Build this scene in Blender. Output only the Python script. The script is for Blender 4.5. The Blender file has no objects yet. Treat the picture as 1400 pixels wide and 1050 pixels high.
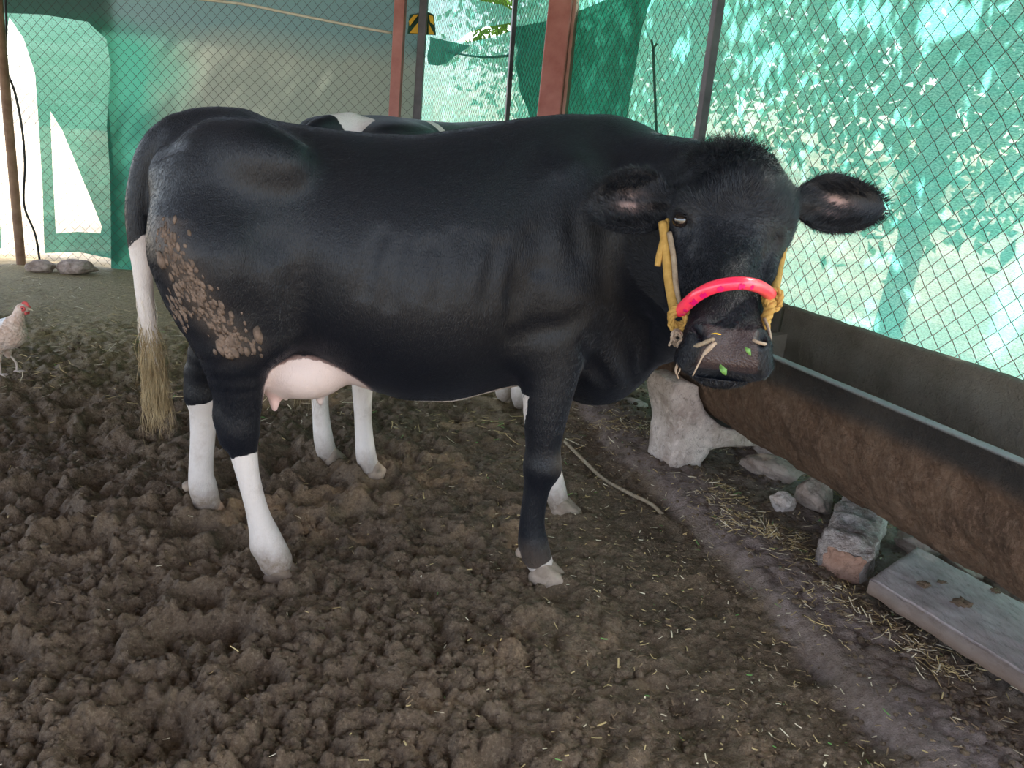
import bpy, math, random
import numpy as np
from mathutils import Vector, Matrix, noise as mnoise
from mathutils.bvhtree import BVHTree
random.seed(7)
RNG = np.random.default_rng(11)
COL = bpy.context.scene.collection
SC = bpy.context.scene
PI = math.pi
V3 = lambda *a: np.array(a, float)

# ------------------------------------------------------------------ camera
H = 1.3
FPX = 1050.0
NAD = np.array([399 - 700., 3940 - 525.])
NL = float(np.hypot(*NAD))
PITCH = math.atan(FPX / NL)
ROLL = math.atan2(-NAD[0], NAD[1])
FW = V3(0, math.cos(PITCH), -math.sin(PITCH))
_r0 = V3(1, 0, 0)
_u0 = np.cross(_r0, FW)
CR = math.cos(ROLL) * _r0 + math.sin(ROLL) * _u0
CU = -math.sin(ROLL) * _r0 + math.cos(ROLL) * _u0
CC = V3(0, 0, H)
cam = bpy.data.cameras.new('camera')
cam.sensor_width = 36
cam.lens = 36 * FPX / 1400
cam.clip_start = 0.05
camo = bpy.data.objects.new('camera', cam)
COL.objects.link(camo)
M = Matrix.Identity(4)
for i in range(3):
    M[i][0], M[i][1], M[i][2], M[i][3] = CR[i], CU[i], -FW[i], CC[i]
camo.matrix_world = M
SC.camera = camo

# ------------------------------------------------------------------ light
SC.view_settings.view_transform = 'Standard'
SC.view_settings.look = 'None'
SC.view_settings.gamma = 1
SC.view_settings.use_curve_mapping = False
SC.view_settings.exposure = 2.0
W = bpy.data.worlds.new('world')
SC.world = W
W.use_nodes = True
wn = W.node_tree
wn.nodes.clear()
sky = wn.nodes.new('ShaderNodeTexSky')
sky.sky_type = 'NISHITA'
sky.sun_disc = False
sky.sun_elevation = math.radians(48)
SUN_AZ = math.radians(62)          # from +Y towards +X
sky.sun_rotation = SUN_AZ
sky.dust_density = 3.0
bg = wn.nodes.new('ShaderNodeBackground')
bg.inputs['Strength'].default_value = 0.42
wo = wn.nodes.new('ShaderNodeOutputWorld')
hz = wn.nodes.new('ShaderNodeMix')
hz.data_type = 'RGBA'
hz.inputs[0].default_value = .45
wn.links.new(sky.outputs[0], hz.inputs[6])
hz.inputs[7].default_value = (1.5, 1.32, 1.12, 1)
wn.links.new(hz.outputs[2], bg.inputs[0])
wn.links.new(bg.outputs[0], wo.inputs[0])
sl = bpy.data.lights.new('sun', 'SUN')
sl.energy = 4.5
sl.angle = math.radians(0.6)
sl.color = (1, .95, .88)
so = bpy.data.objects.new('sun', sl)
COL.objects.link(so)
SEL = math.radians(48)
SDIR = V3(math.sin(SUN_AZ) * math.cos(SEL), math.cos(SUN_AZ) * math.cos(SEL), math.sin(SEL))
so.rotation_euler = Vector(SDIR).to_track_quat('Z', 'Y').to_euler()

# ------------------------------------------------------------------ frames
PH = math.radians(21.5)
TD = V3(-math.sin(PH), math.cos(PH), 0)   # along the trough, away from the camera
TN = V3(math.cos(PH), math.sin(PH), 0)    # across the trough, to the right
def tp(n, d, z):
    return TN * n + TD * d + V3(0, 0, z)
def ray(px, py):
    return FW + (px - 700) / FPX * CR - (py - 525) / FPX * CU
def at_z(px, py, z=0.):
    d = ray(px, py)
    return CC + d * ((z - H) / d[2])
def at_y(px, py, y):
    d = ray(px, py)
    return CC + d * (y / d[1])
def at_n(px, py, n):
    d = ray(px, py)
    return CC + d * ((n - CC @ TN) / (d @ TN))
def at_depth(px, py, k):
    return CC + ray(px, py) * k

# ------------------------------------------------------------------ materials
class MB:
    def __init__(s, name):
        s.m = bpy.data.materials.new(name)
        s.m.use_nodes = True
        s.t = s.m.node_tree
        s.t.nodes.clear()
        s.out = s.t.nodes.new('ShaderNodeOutputMaterial')
    def n(s, typ, props=None, **ins):
        nd = s.t.nodes.new('ShaderNode' + typ)
        for k, v in (props or {}).items():
            setattr(nd, k, v)
        for k, v in ins.items():
            key = int(k[1:]) if k[0] == '_' and k[1:].isdigit() else k.replace('_', ' ')
            s.put(nd.inputs[key], v)
        return nd
    def put(s, sock, v):
        if isinstance(v, bpy.types.NodeSocket):
            s.t.links.new(v, sock)
        elif isinstance(v, bpy.types.Node):
            s.t.links.new(v.outputs[0], sock)
        else:
            if sock.type == 'RGBA' and len(v) == 3:
                v = (*v, 1)
            sock.default_value = v
    def coord(s, scale=(1, 1, 1), obj=True, rot=(0, 0, 0)):
        tc = s.n('TexCoord')
        return s.n('Mapping', Vector=tc.outputs['Object'] if obj else tc.outputs['Generated'], Scale=scale, Rotation=rot)
    def noise(s, vec, scale, detail=4, rough=.6, dist=0.):
        return s.n('TexNoise', Vector=vec, Scale=scale, Detail=detail, Roughness=rough, Distortion=dist)
    def ramp(s, fac, stops):
        r = s.n('ValToRGB', Fac=fac)
        e = r.color_ramp.elements
        while len(e) < len(stops):
            e.new(.5)
        for el, (p, c) in zip(e, stops):
            el.position = p
            el.color = (*c, 1) if len(c) == 3 else c
        return r
    def mix(s, f, a, b):
        nd = s.n('Mix', dict(data_type='RGBA'))
        s.put(nd.inputs[0], f)
        s.put(nd.inputs[6], a)
        s.put(nd.inputs[7], b)
        return nd.outputs[2]
    def math(s, op, a, b=0., c=0., clamp=False):
        nd = s.n('Math', dict(operation=op, use_clamp=clamp))
        s.put(nd.inputs[0], a)
        s.put(nd.inputs[1], b)
        s.put(nd.inputs[2], c)
        return nd.outputs[0]
    def bump(s, h, strength=.5, dist=.01, normal=None):
        nd = s.n('Bump', Height=h, Strength=strength, Distance=dist)
        if normal is not None:
            s.put(nd.inputs['Normal'], normal)
        return nd.outputs[0]
    def attr(s, name):
        return s.n('Attribute', dict(attribute_name=name))
    def bsdf(s, **k):
        b = s.n('BsdfPrincipled', **k)
        s.t.links.new(b.outputs[0], s.out.inputs[0])
        return b

def simple(name, c1, c2, scale=8, rough=.8, bump=.4, bscale=None, detail=6, spec=.3, bd=.01, metal=0., stretch=(1, 1, 1), speck=0.):
    m = MB(name)
    co = m.coord(stretch)
    nz = m.noise(co, scale, detail)
    r = m.ramp(nz.outputs[0], [(.3, c1), (.7, c2)])
    b2 = m.noise(co, bscale or scale * 4, 6, .7)
    cc = r.outputs[0]
    if speck:
        cc = m.mix(m.math('MULTIPLY', m.ramp(b2.outputs[0], [(.50, (0, 0, 0)), (.62, (1, 1, 1))]).outputs[0], speck), cc, tuple(x * .38 for x in c1))
        b3 = m.noise(co, (bscale or scale * 4) * .5, 5, .7)
        cc = m.mix(m.math('MULTIPLY', m.ramp(b3.outputs[0], [(.54, (0, 0, 0)), (.66, (1, 1, 1))]).outputs[0], speck), cc, tuple(min(1, x * 1.35) for x in c2))
    m.bsdf(Base_Color=cc, Roughness=rough, Metallic=metal, Normal=m.bump(b2.outputs[0], bump, bd), **{'Specular_IOR_Level': spec})
    return m.m

def net_mat(name, col, col2, transp, tr_amt=.75, streak=(1, 1, 8), weave=True):
    m = MB(name)
    co = m.coord((1, 1, 1))
    n1 = m.noise(m.coord(streak), 2.2, 5, .7)
    n2 = m.noise(m.coord((60, 60, 240)), 1.3, 3, .7)
    c = m.mix(m.ramp(n1.outputs[0], [(.35, (0, 0, 0)), (.7, (1, 1, 1))]).outputs[0], col, col2)
    c = m.mix(m.ramp(n2.outputs[0], [(.4, (0, 0, 0)), (.62, (1, 1, 1))]).outputs[0], c, tuple(x * .55 for x in col))
    tl = m.n('BsdfTranslucent', Color=c)
    df = m.n('BsdfDiffuse', Color=c)
    mx = m.n('MixShader', _0=tr_amt, _1=df, _2=tl)
    tp_ = m.n('BsdfTransparent')
    f = m.math('ADD', m.math('MULTIPLY', m.ramp(n1.outputs[0], [(.45, (0, 0, 0)), (.75, (1, 1, 1))]).outputs[0], transp * .9), transp)
    m2 = m.n('MixShader', _0=f, _1=mx, _2=tp_)
    m.t.links.new(m2.outputs[0], m.out.inputs[0])
    return m.m

MT = {}
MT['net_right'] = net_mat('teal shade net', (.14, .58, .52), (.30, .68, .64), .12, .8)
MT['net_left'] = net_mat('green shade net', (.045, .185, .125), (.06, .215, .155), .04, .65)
m = MB('grey brown tarpaulin')
co = m.coord()
sx = m.n('SeparateXYZ', Vector=co)
tn1 = m.noise(co, 1.6, 4)
tf = m.math('ADD', m.math('MULTIPLY', m.math('ADD', sx.outputs[0], 3.35), 1.25), m.math('MULTIPLY', m.math('SUBTRACT', tn1.outputs[0], .5), .9))
tg = m.math('ADD', m.math('SUBTRACT', 2.05, sx.outputs[2]), m.math('MULTIPLY', m.math('SUBTRACT', tn1.outputs[0], .5), .25))
tcol = m.mix(m.ramp(tf, [(.1, (0, 0, 0)), (.8, (1, 1, 1))]).outputs[0], (.042, .165, .115), m.mix(tn1.outputs[0], (.155, .170, .135), (.185, .19, .15)))
tcol = m.mix(m.ramp(tg, [(0., (1, 1, 1)), (.22, (0, 0, 0))]).outputs[0], tcol, (.10, .15, .14))
tl = m.n('BsdfTranslucent', Color=tcol); df = m.n('BsdfDiffuse', Color=tcol)
mx = m.n('MixShader', _0=.6, _1=df, _2=tl)
m.t.links.new(mx.outputs[0], m.out.inputs[0])
MT['tarp'] = m.m
MT['drape'] = net_mat('dark green cloth', (.045, .24, .17), (.07, .30, .22), .0, .6)
MT['wire'] = simple('rusty wire', (.045, .035, .03), (.11, .085, .07), 30, .55, .2, metal=.4)
MT['red_steel'] = simple('red oxide steel', (.26, .085, .07), (.38, .15, .13), 6, .5, .25, 40, bd=.003)
MT['dark_steel'] = simple('dark painted steel', (.055, .045, .055), (.10, .085, .095), 8, .45, .2, 40, bd=.003)
MT['roof'] = simple('roof sheet', (.13, .12, .11), (.20, .18, .16), 3, .6, .2)
MT['concrete'] = simple('rough pale concrete', (.36, .27, .225), (.66, .56, .50), 9, .9, .8, 60, bd=.008, speck=.6)
MT['stone'] = simple('dusty stone', (.19, .13, .10), (.42, .33, .28), 9, .9, .8, 45, bd=.008, speck=.6)
MT['paint_yellow'] = simple('yellow board', (.75, .42, .02), (.85, .5, .04), 5, .5, .1)
MT['bamboo'] = simple('dry cane', (.45, .36, .24), (.6, .5, .36), 12, .7, .3)
MT['pale_wall'] = simple('sunlit plaster', (.7, .66, .58), (.8, .76, .68), 2, .9, .3)
MT['straw'] = simple('straw', (.36, .25, .10), (.55, .41, .20), 20, .7, .2)
MT['straw_pale'] = simple('pale chaff', (.50, .40, .25), (.72, .62, .45), 20, .7, .2)
MT['straw_brown'] = simple('brown stems', (.16, .10, .055), (.28, .19, .11), 20, .8, .2)
MT['leaf'] = simple('green leaf', (.08, .20, .04), (.18, .34, .09), 14, .5, .2)
MT['dung'] = simple('dried dung', (.10, .065, .04), (.20, .13, .085), 30, .9, .9, 120, speck=.6)
MT['clay'] = simple('dried pale mud', (.10, .068, .05), (.25, .175, .13), 40, .95, .7, 150)
MT['rope_brown'] = simple('jute rope', (.20, .14, .09), (.36, .28, .19), 60, .9, .6, 300, bd=.002)
MT['rope_yellow'] = simple('yellow rope', (.34, .19, .04), (.52, .31, .085), 50, .75, .6, 400, bd=.002)
MT['cotton'] = simple('frayed cotton', (.26, .18, .12), (.42, .32, .24), 40, .9, .5, 300, bd=.002)
MT['hoof'] = simple('hoof horn', (.16, .115, .085), (.33, .25, .19), 12, .7, .5, 60, bd=.003, speck=.4)
MT['muddy'] = simple('mud caked horn', (.12, .08, .055), (.22, .155, .11), 20, .9, .8, 80, bd=.006)
MT['black'] = simple('black plastic', (.01, .01, .01), (.02, .02, .02), 5, .4, 0)
MT['fence_rope'] = simple('pale rope', (.4, .36, .28), (.55, .5, .4), 20, .8, .2)
m = MB('pink tube')
co = m.coord()
nz = m.noise(co, 9, 3)
m.bsdf(Base_Color=m.mix(m.ramp(nz.outputs[0], [(.35, (0, 0, 0)), (.65, (1, 1, 1))]).outputs[0], (.90, .015, .09), (.95, .10, .12)), Roughness=.22,
       Subsurface_Weight=.5, Subsurface_Radius=(.02, .006, .004), Specular_IOR_Level=.6)
MT['pink'] = m.m
MT['magenta'] = simple('magenta print', (.6, .005, .12), (.7, .01, .16), 10, .35, 0)
m = MB('eye')
m.bsdf(Base_Color=(.012, .008, .007), Roughness=.06, Specular_IOR_Level=.7, Coat_Weight=.6)
MT['eye'] = m.m

# trough: mud smeared outer face, dark wet band along the rim, grey rim
m = MB('trough concrete')
co = m.coord()
n1 = m.noise(co, 5, 8, .65)
n2 = m.noise(co, 26, 6, .7)
c = m.ramp(n1.outputs[0], [(.30, (.075, .042, .026)), (.5, (.16, .092, .056)), (.72, (.26, .165, .11))]).outputs[0]
n5 = m.noise(m.coord((46, 46, 26), rot=(0, .5, 0)), 1.6, 5, .7)
c = m.mix(m.ramp(n5.outputs[0], [(.50, (0, 0, 0)), (.70, (.7, .7, .7))]).outputs[0], c, (.29, .185, .13))
c = m.mix(m.ramp(n5.outputs[0], [(.34, (.5, .5, .5)), (.46, (0, 0, 0))]).outputs[0], c, (.06, .034, .022))
c = m.mix(m.math('MULTIPLY', m.ramp(n2.outputs[0], [(.5, (0, 0, 0)), (.75, (1, 1, 1))]).outputs[0], .45), c, (.30, .21, .15))
wet = m.attr('wet')
c = m.mix(wet.outputs['Fac'], c, m.ramp(n1.outputs[0], [(.3, (.030, .026, .024)), (.75, (.075, .062, .052))]).outputs[0])
inn = m.attr('inner')
c = m.mix(inn.outputs['Fac'], c, m.ramp(n1.outputs[0], [(.25, (.17, .14, .10)), (.75, (.33, .28, .225))]).outputs[0])
rim = m.attr('rim')
c = m.mix(rim.outputs['Fac'], c, (.36, .355, .35))
n3 = m.noise(co, 70, 6, .75)
b = m.bump(n2.outputs[0], 1., .025)
b = m.bump(n3.outputs[0], 1., .012, b)
m.bsdf(Base_Color=c, Roughness=m.math('SUBTRACT', .85, m.math('MULTIPLY', wet.outputs['Fac'], .35)), Specular_IOR_Level=.3, Normal=b)
MT['trough'] = m.m

# ground
m = MB('trodden mud')
co = m.coord()
n1 = m.noise(co, 3.0, 8, .65)
n2 = m.noise(co, 38, 8, .7)
n3 = m.noise(co, 160, 4, .7)
c = m.ramp(n1.outputs[0], [(.25, (.085, .050, .028)), (.5, (.130, .082, .047)), (.78, (.195, .128, .074))]).outputs[0]
c = m.mix(m.math('MULTIPLY', m.ramp(n2.outputs[0], [(.45, (0, 0, 0)), (.8, (1, 1, 1))]).outputs[0], .6), c, (.20, .145, .10))
n4 = m.noise(co, 7, 3)
c = m.mix(m.math('MULTIPLY', m.ramp(n4.outputs[0], [(.62, (0, 0, 0)), (.78, (1, 1, 1))]).outputs[0], .45), c, (.17, .12, .045))
n6 = m.noise(co, 95, 6, .75)
c = m.mix(m.ramp(n6.outputs[0], [(.52, (0, 0, 0)), (.66, (.75, .75, .75))]).outputs[0], c, (.26, .185, .12))
c = m.mix(m.ramp(n6.outputs[0], [(.34, (.85, .85, .85)), (.46, (0, 0, 0))]).outputs[0], c, (.045, .027, .016))
kb = m.attr('kerb')
hay = m.attr('hay')
c = m.mix(m.math('MULTIPLY', hay.outputs['Fac'], m.ramp(n2.outputs[0], [(.35, (.3, .3, .3)), (.6, (1, 1, 1))]).outputs[0]), c,
          m.ramp(n3.outputs[0], [(.3, (.22, .165, .085)), (.7, (.46, .37, .20))]).outputs[0])
kc = m.ramp(n2.outputs[0], [(.3, (.15, .10, .080)), (.7, (.31, .235, .205))]).outputs[0]
c = m.mix(m.math('MULTIPLY', kb.outputs['Fac'], m.ramp(n1.outputs[0], [(.38, (.45, .45, .45)), (.55, (1, 1, 1))]).outputs[0]), c, kc)
ot = m.attr('outdoor')
c = m.mix(ot.outputs['Fac'], c, m.ramp(n2.outputs[0], [(.3, (.34, .27, .18)), (.7, (.48, .40, .28))]).outputs[0])
b = m.bump(n2.outputs[0], .9, .02)
b = m.bump(n3.outputs[0], .8, .006, b)
m.bsdf(Base_Color=c, Roughness=.82, Specular_IOR_Level=.35, Normal=b)
MT['mud'] = m.m

def coat_mat(name, white_noise=1.):
    m = MB(name)
    co = m.coord()
    a = m.attr('coat')
    sep = m.n('SeparateColor', Color=a.outputs['Color'])
    a2 = m.attr('coat2')
    sp2 = m.n('SeparateColor', Color=a2.outputs['Color'])
    fn = m.noise(co, 60, 4, .7)
    fine = m.noise(m.coord((60, 60, 260)), 1.6, 3, .6)
    fine2 = m.noise(m.coord((420, 420, 55)), 1.0, 3, .6)
    wv = m.math('ADD', sep.outputs[0], m.math('MULTIPLY', m.math('SUBTRACT', fn.outputs[0], .5), .35))
    wf = m.ramp(wv, [(.47, (0, 0, 0)), (.53, (1, 1, 1))]).outputs[0]
    blk = m.mix(fine2.outputs[0], (.0025, .003, .005), (.008, .009, .013))
    bl = m.noise(co, 14, 5, .7)
    wht = m.mix(m.ramp(bl.outputs[0], [(.5, (0, 0, 0)), (.8, (1, 1, 1))]).outputs[0], (.66, .58, .53), (.46, .37, .32))
    c = m.mix(wf, blk, wht)
    c = m.mix(sep.outputs[2], c, m.mix(bl.outputs[0], (.72, .42, .36), (.80, .55, .48)))
    dirt = m.math('MULTIPLY', sep.outputs[1], m.math('ADD', fn.outputs[0], .45), clamp=True)
    c = m.mix(dirt, c, m.mix(bl.outputs[0], (.13, .09, .06), (.24, .175, .13)))
    c = m.mix(sp2.outputs[0], c, m.mix(bl.outputs[0], (.035, .024, .024), (.075, .05, .047)))
    b = m.bump(fine2.outputs[0], .6, .004)
    b = m.bump(fn.outputs[0], .3, .006, b)
    pad = m.n('TexVoronoi', Vector=co, Scale=230)
    b = m.bump(m.math('MULTIPLY', pad.outputs[0], sp2.outputs[0]), .6, .003, b)
    rg = m.math('SUBTRACT', m.math('ADD', .37, m.math('MULTIPLY', wf, .28)), m.math('MULTIPLY', sp2.outputs[0], .08))
    m.bsdf(Base_Color=c, Roughness=rg, Specular_IOR_Level=.30, Sheen_Weight=.05, Sheen_Roughness=.4, Sheen_Tint=(.55, .6, .8, 1), Normal=b)
    return m.m
MT['coat'] = coat_mat('cow coat')
m = MB('cow fur')
sep = m.n('SeparateColor', Color=m.attr('coat').outputs['Color'])
inf = m.n('HairInfo')
wf = m.ramp(sep.outputs[0], [(.47, (0, 0, 0)), (.53, (1, 1, 1))]).outputs[0]
c = m.mix(wf, m.mix(inf.outputs['Random'], (.002, .003, .006), (.007, .009, .016)), m.mix(inf.outputs['Random'], (.50, .42, .37), (.72, .64, .59)))
c = m.mix(m.math('MULTIPLY', sep.outputs[1], .8), c, (.17, .12, .085))
m.bsdf(Base_Color=c, Roughness=.30, Specular_IOR_Level=.6)
MT['fur'] = m.m
MT['hair_black'] = simple('black hair', (.006, .007, .01), (.014, .015, .02), 20, .45, 0)
MT['hair_tan'] = simple('tan tail hair', (.20, .13, .055), (.42, .32, .18), 20, .6, 0)
MT['hair_white'] = simple('white tail hair', (.6, .5, .4), (.7, .62, .52), 20, .6, 0)

# ------------------------------------------------------------------ object helpers
def link(name, me, parent=None, mat=None):
    o = bpy.data.objects.new(name, me)
    COL.objects.link(o)
    if parent is not None:
        o.parent = parent
    if mat is not None:
        for mm in (mat if isinstance(mat, (list, tuple)) else [mat]):
            me.materials.append(mm)
    return o
def tag(o, label=None, cat=None, group=None, kind=None):
    if label: o['label'] = label
    if cat: o['category'] = cat
    if group: o['group'] = group
    if kind: o['kind'] = kind
    return o
def empty(name, loc=(0, 0, 0), rz=0., **k):
    o = bpy.data.objects.new(name, None)
    COL.objects.link(o)
    o.location = Vector(loc)
    o.rotation_euler = (0, 0, rz)
    o.empty_display_size = .1
    return tag(o, **k)
def mesh_np(name, V, Q, T=None, smooth=True, mi=None):
    """V (n,3), Q (m,4), T (k,3)"""
    me = bpy.data.meshes.new(name)
    V = np.asarray(V, np.float32)
    Q = np.zeros((0, 4), np.int32) if Q is None or len(Q) == 0 else np.asarray(Q, np.int32)
    T = np.zeros((0, 3), np.int32) if T is None or len(T) == 0 else np.asarray(T, np.int32)
    me.vertices.add(len(V))
    me.vertices.foreach_set('co', V.ravel())
    me.loops.add(Q.size + T.size)
    me.loops.foreach_set('vertex_index', np.concatenate([Q.ravel(), T.ravel()]))
    me.polygons.add(len(Q) + len(T))
    st = np.concatenate([np.arange(len(Q)) * 4, Q.size + np.arange(len(T)) * 3]).astype(np.int32)
    me.polygons.foreach_set('loop_start', st)
    if mi is not None:
        me.polygons.foreach_set('material_index', np.asarray(mi, np.int32))
    me.update(calc_edges=True)
    me.validate()
    me.polygons.foreach_set('use_smooth', np.full(len(me.polygons), smooth))
    return me
def set_attr(me, name, vals, typ='FLOAT'):
    at = me.attributes.new(name, typ, 'POINT')
    if typ == 'FLOAT':
        at.data.foreach_set('value', np.asarray(vals, np.float32))
    else:
        at.data.foreach_set('color', np.asarray(vals, np.float32).ravel())

class Acc:
    """collects vertices and quads/tris into one mesh"""
    def __init__(s):
        s.V, s.Q, s.T, s.mq, s.mt, s.n = [], [], [], [], [], 0
    def add(s, V, Q=None, T=None, mi=0):
        V = np.asarray(V, float)
        s.V.append(V)
        if Q is not None and len(Q):
            s.Q.append(np.asarray(Q) + s.n); s.mq.append(np.full(len(Q), mi))
        if T is not None and len(T):
            s.T.append(np.asarray(T) + s.n); s.mt.append(np.full(len(T), mi))
        s.n += len(V)
    def mesh(s, name, smooth=True):
        mi = np.concatenate(s.mq + s.mt) if (s.mq or s.mt) else None
        return mesh_np(name, np.concatenate(s.V), np.concatenate(s.Q) if s.Q else None, np.concatenate(s.T) if s.T else None, smooth, mi)

def frames(P):
    P = np.asarray(P, float)
    T = np.gradient(P, axis=0)
    T /= np.linalg.norm(T, axis=1)[:, None] + 1e-12
    up = V3(0, 0, 1) if abs(T[0][2]) < .9 else V3(1, 0, 0)
    n = np.cross(T[0], up); n /= np.linalg.norm(n)
    Ns = []
    for t in T:
        n = n - t * (n @ t)
        n /= np.linalg.norm(n)
        Ns.append(n.copy())
    Ns = np.array(Ns)
    return P, T, Ns, np.cross(T, Ns)
def catmull(pts, k=8):
    P = np.asarray(pts, float)
    if len(P) < 3:
        return np.array([P[0] + (P[-1] - P[0]) * i / k for i in range(k + 1)])
    P = np.vstack([2 * P[0] - P[1], P, 2 * P[-1] - P[-2]])
    out = []
    for i in range(1, len(P) - 2):
        for j in range(k):
            t = j / k
            a, b, c, d = P[i - 1], P[i], P[i + 1], P[i + 2]
            out.append(.5 * ((2 * b) + (c - a) * t + (2 * a - 5 * b + 4 * c - d) * t * t + (3 * b - a - 3 * c + d) * t ** 3))
    out.append(P[-2])
    return np.array(out)
def tube(pts, r, sides=8, k=8, raw=False, caps=True, prof=None):
    P = np.asarray(pts, float) if raw else catmull(pts, k)
    P, T, A, B = frames(P)
    n = len(P)
    r = np.full(n, r) if np.isscalar(r) else np.interp(np.linspace(0, 1, n), np.linspace(0, 1, len(r)), r)
    th = np.linspace(0, 2 * PI, sides, endpoint=False)
    ca, sa = np.cos(th), np.sin(th)
    V = P[:, None] + r[:, None, None] * (ca[None, :, None] * A[:, None] + sa[None, :, None] * B[:, None])
    V = V.reshape(-1, 3)
    i, j = np.meshgrid(np.arange(n - 1), np.arange(sides), indexing='ij')
    j2 = (j + 1) % sides
    Q = np.stack([i * sides + j, i * sides + j2, (i + 1) * sides + j2, (i + 1) * sides + j], -1).reshape(-1, 4)
    Tt = []
    if caps:
        V = np.vstack([V, P[0], P[-1]])
        c0, c1 = n * sides, n * sides + 1
        for q in range(sides):
            Tt.append((c0, (q + 1) % sides, q))
            Tt.append((c1, (n - 1) * sides + q, (n - 1) * sides + (q + 1) % sides))
    return V, Q, np.array(Tt) if Tt else None
def rope(pts, r, turns_per_m=45, strands=3, k=10):
    P = catmull(pts, k)
    L = np.r_[0, np.cumsum(np.linalg.norm(np.diff(P, axis=0), axis=1))]
    n = max(12, int(L[-1] * turns_per_m * 7))
    s = np.linspace(0, L[-1], n)
    P = np.stack([np.interp(s, L, P[:, i]) for i in range(3)], 1)
    P, T, A, B = frames(P)
    acc = Acc()
    for q in range(strands):
        th = s * turns_per_m * 2 * PI + q * 2 * PI / strands
        C = P + (np.cos(th)[:, None] * A + np.sin(th)[:, None] * B) * r * .48
        acc.add(*tube(C, r * .56, 6, raw=True))
    return acc
def box(lo, hi, bev=0.):
    (x0, y0, z0), (x1, y1, z1) = lo, hi
    V = np.array([(x, y, z) for x in (x0, x1) for y in (y0, y1) for z in (z0, z1)], float)
    Q = [(0, 1, 3, 2), (4, 6, 7, 5), (0, 4, 5, 1), (2, 3, 7, 6), (0, 2, 6, 4), (1, 5, 7, 3)]
    return V, Q
def box_obj(name, lo, hi, mat, parent=None, bev=.004, M=None):
    V, Q = box(lo, hi)
    if M is not None:
        V = np.array([tuple(M @ Vector(v)) for v in V])
    me = mesh_np(name, V, Q, smooth=False)
    o = link(name, me, parent, mat)
    if bev:
        b = o.modifiers.new('bevel', 'BEVEL'); b.width = bev; b.segments = 2
    return o
ICO = None
def ico(sub=2):
    import bmesh
    bm = bmesh.new()
    bmesh.ops.create_icosphere(bm, subdivisions=sub, radius=1)
    V = np.array([v.co[:] for v in bm.verts]); T = np.array([[v.index for v in f.verts] for f in bm.faces])
    bm.free()
    return V, T
def rock_mesh(name, size, seed, cuts=9, sub=5, rough=.11):
    V, T = ico(sub)
    rg = np.random.default_rng(seed)
    for _ in range(cuts):
        d = rg.normal(size=3); d /= np.linalg.norm(d)
        h = rg.uniform(.55, .85)
        k = V @ d
        V = V - np.where(k > h, k - h, 0)[:, None] * d * .92
    off = seed * 3.1
    nn = np.array([mnoise.fractal(Vector((v[0] * 2 + off, v[1] * 2, v[2] * 2)), .8, 2, 6) for v in V])
    V = V * (1 + nn * rough)[:, None] * np.asarray(size)
    return mesh_np(name, V, None, T, True)

# ------------------------------------------------------------------ noise on arrays
_perm = RNG.permutation(4096)
def _h(i, j, s=0):
    return _perm[(_perm[(i + s * 131) & 4095] + j) & 4095]
def vnoise(x, y, s=0):
    xi, yi = np.floor(x).astype(int), np.floor(y).astype(int)
    fx, fy = x - xi, y - yi
    fx, fy = fx * fx * (3 - 2 * fx), fy * fy * (3 - 2 * fy)
    g = lambda a, b: _h(a, b, s) / 4096.
    return (g(xi, yi) * (1 - fx) + g(xi + 1, yi) * fx) * (1 - fy) + (g(xi, yi + 1) * (1 - fx) + g(xi + 1, yi + 1) * fx) * fy
def fbm(x, y, o=4, s=0):
    r, a, t = 0., .5, 0.
    for i in range(o):
        r = r + a * vnoise(x * 2 ** i, y * 2 ** i, s + i); t += a; a *= .5
    return r / t
def lumps(x, y, cell, s=0, rad=.62):
    """rounded clods: max of domes at jittered points"""
    X, Y = x / cell, y / cell
    xi, yi = np.floor(X).astype(int), np.floor(Y).astype(int)
    best = np.zeros_like(X)
    for dx in (-1, 0, 1):
        for dy in (-1, 0, 1):
            a, b = xi + dx, yi + dy
            cx = a + _h(a, b, s) / 4096.; cy = b + _h(a, b, s + 5) / 4096.
            rr = rad * (.55 + .75 * _h(a, b, s + 9) / 4096.)
            hh = .35 + .65 * _h(a, b, s + 13) / 4096.
            q = 1 - ((X - cx) ** 2 + (Y - cy) ** 2) / rr ** 2
            best = np.maximum(best, np.sqrt(np.maximum(q, 0)) * hh)
    return best
def sstep(a, b, x):
    t = np.clip((x - a) / (b - a), 0, 1)
    return t * t * (3 - 2 * t)
KY = np.array([0.5, 1.47, 1.97, 2.61, 3.2, 3.9, 5.0, 7.0]); KX = np.array([1.02, .98, .90, .70, .54, .36, .1, -.5])
def kerb_x(y):
    return np.interp(y, KY, KX)
PR = [(random.uniform(-2.6, 1.1), random.uniform(1.2, 4.2), random.uniform(.05, .085), random.uniform(0, 3.1), random.uniform(.6, 1)) for _ in range(150)]
FEET = [(-.675, 2.085, .095, .022), (-1.03, 2.43, .09, .022), (.20, 2.24, .08, .008), (.27, 2.68, .08, .01), (-.70, 2.98, .08, .015), (-.55, 2.87, .08, .015)]
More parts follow.
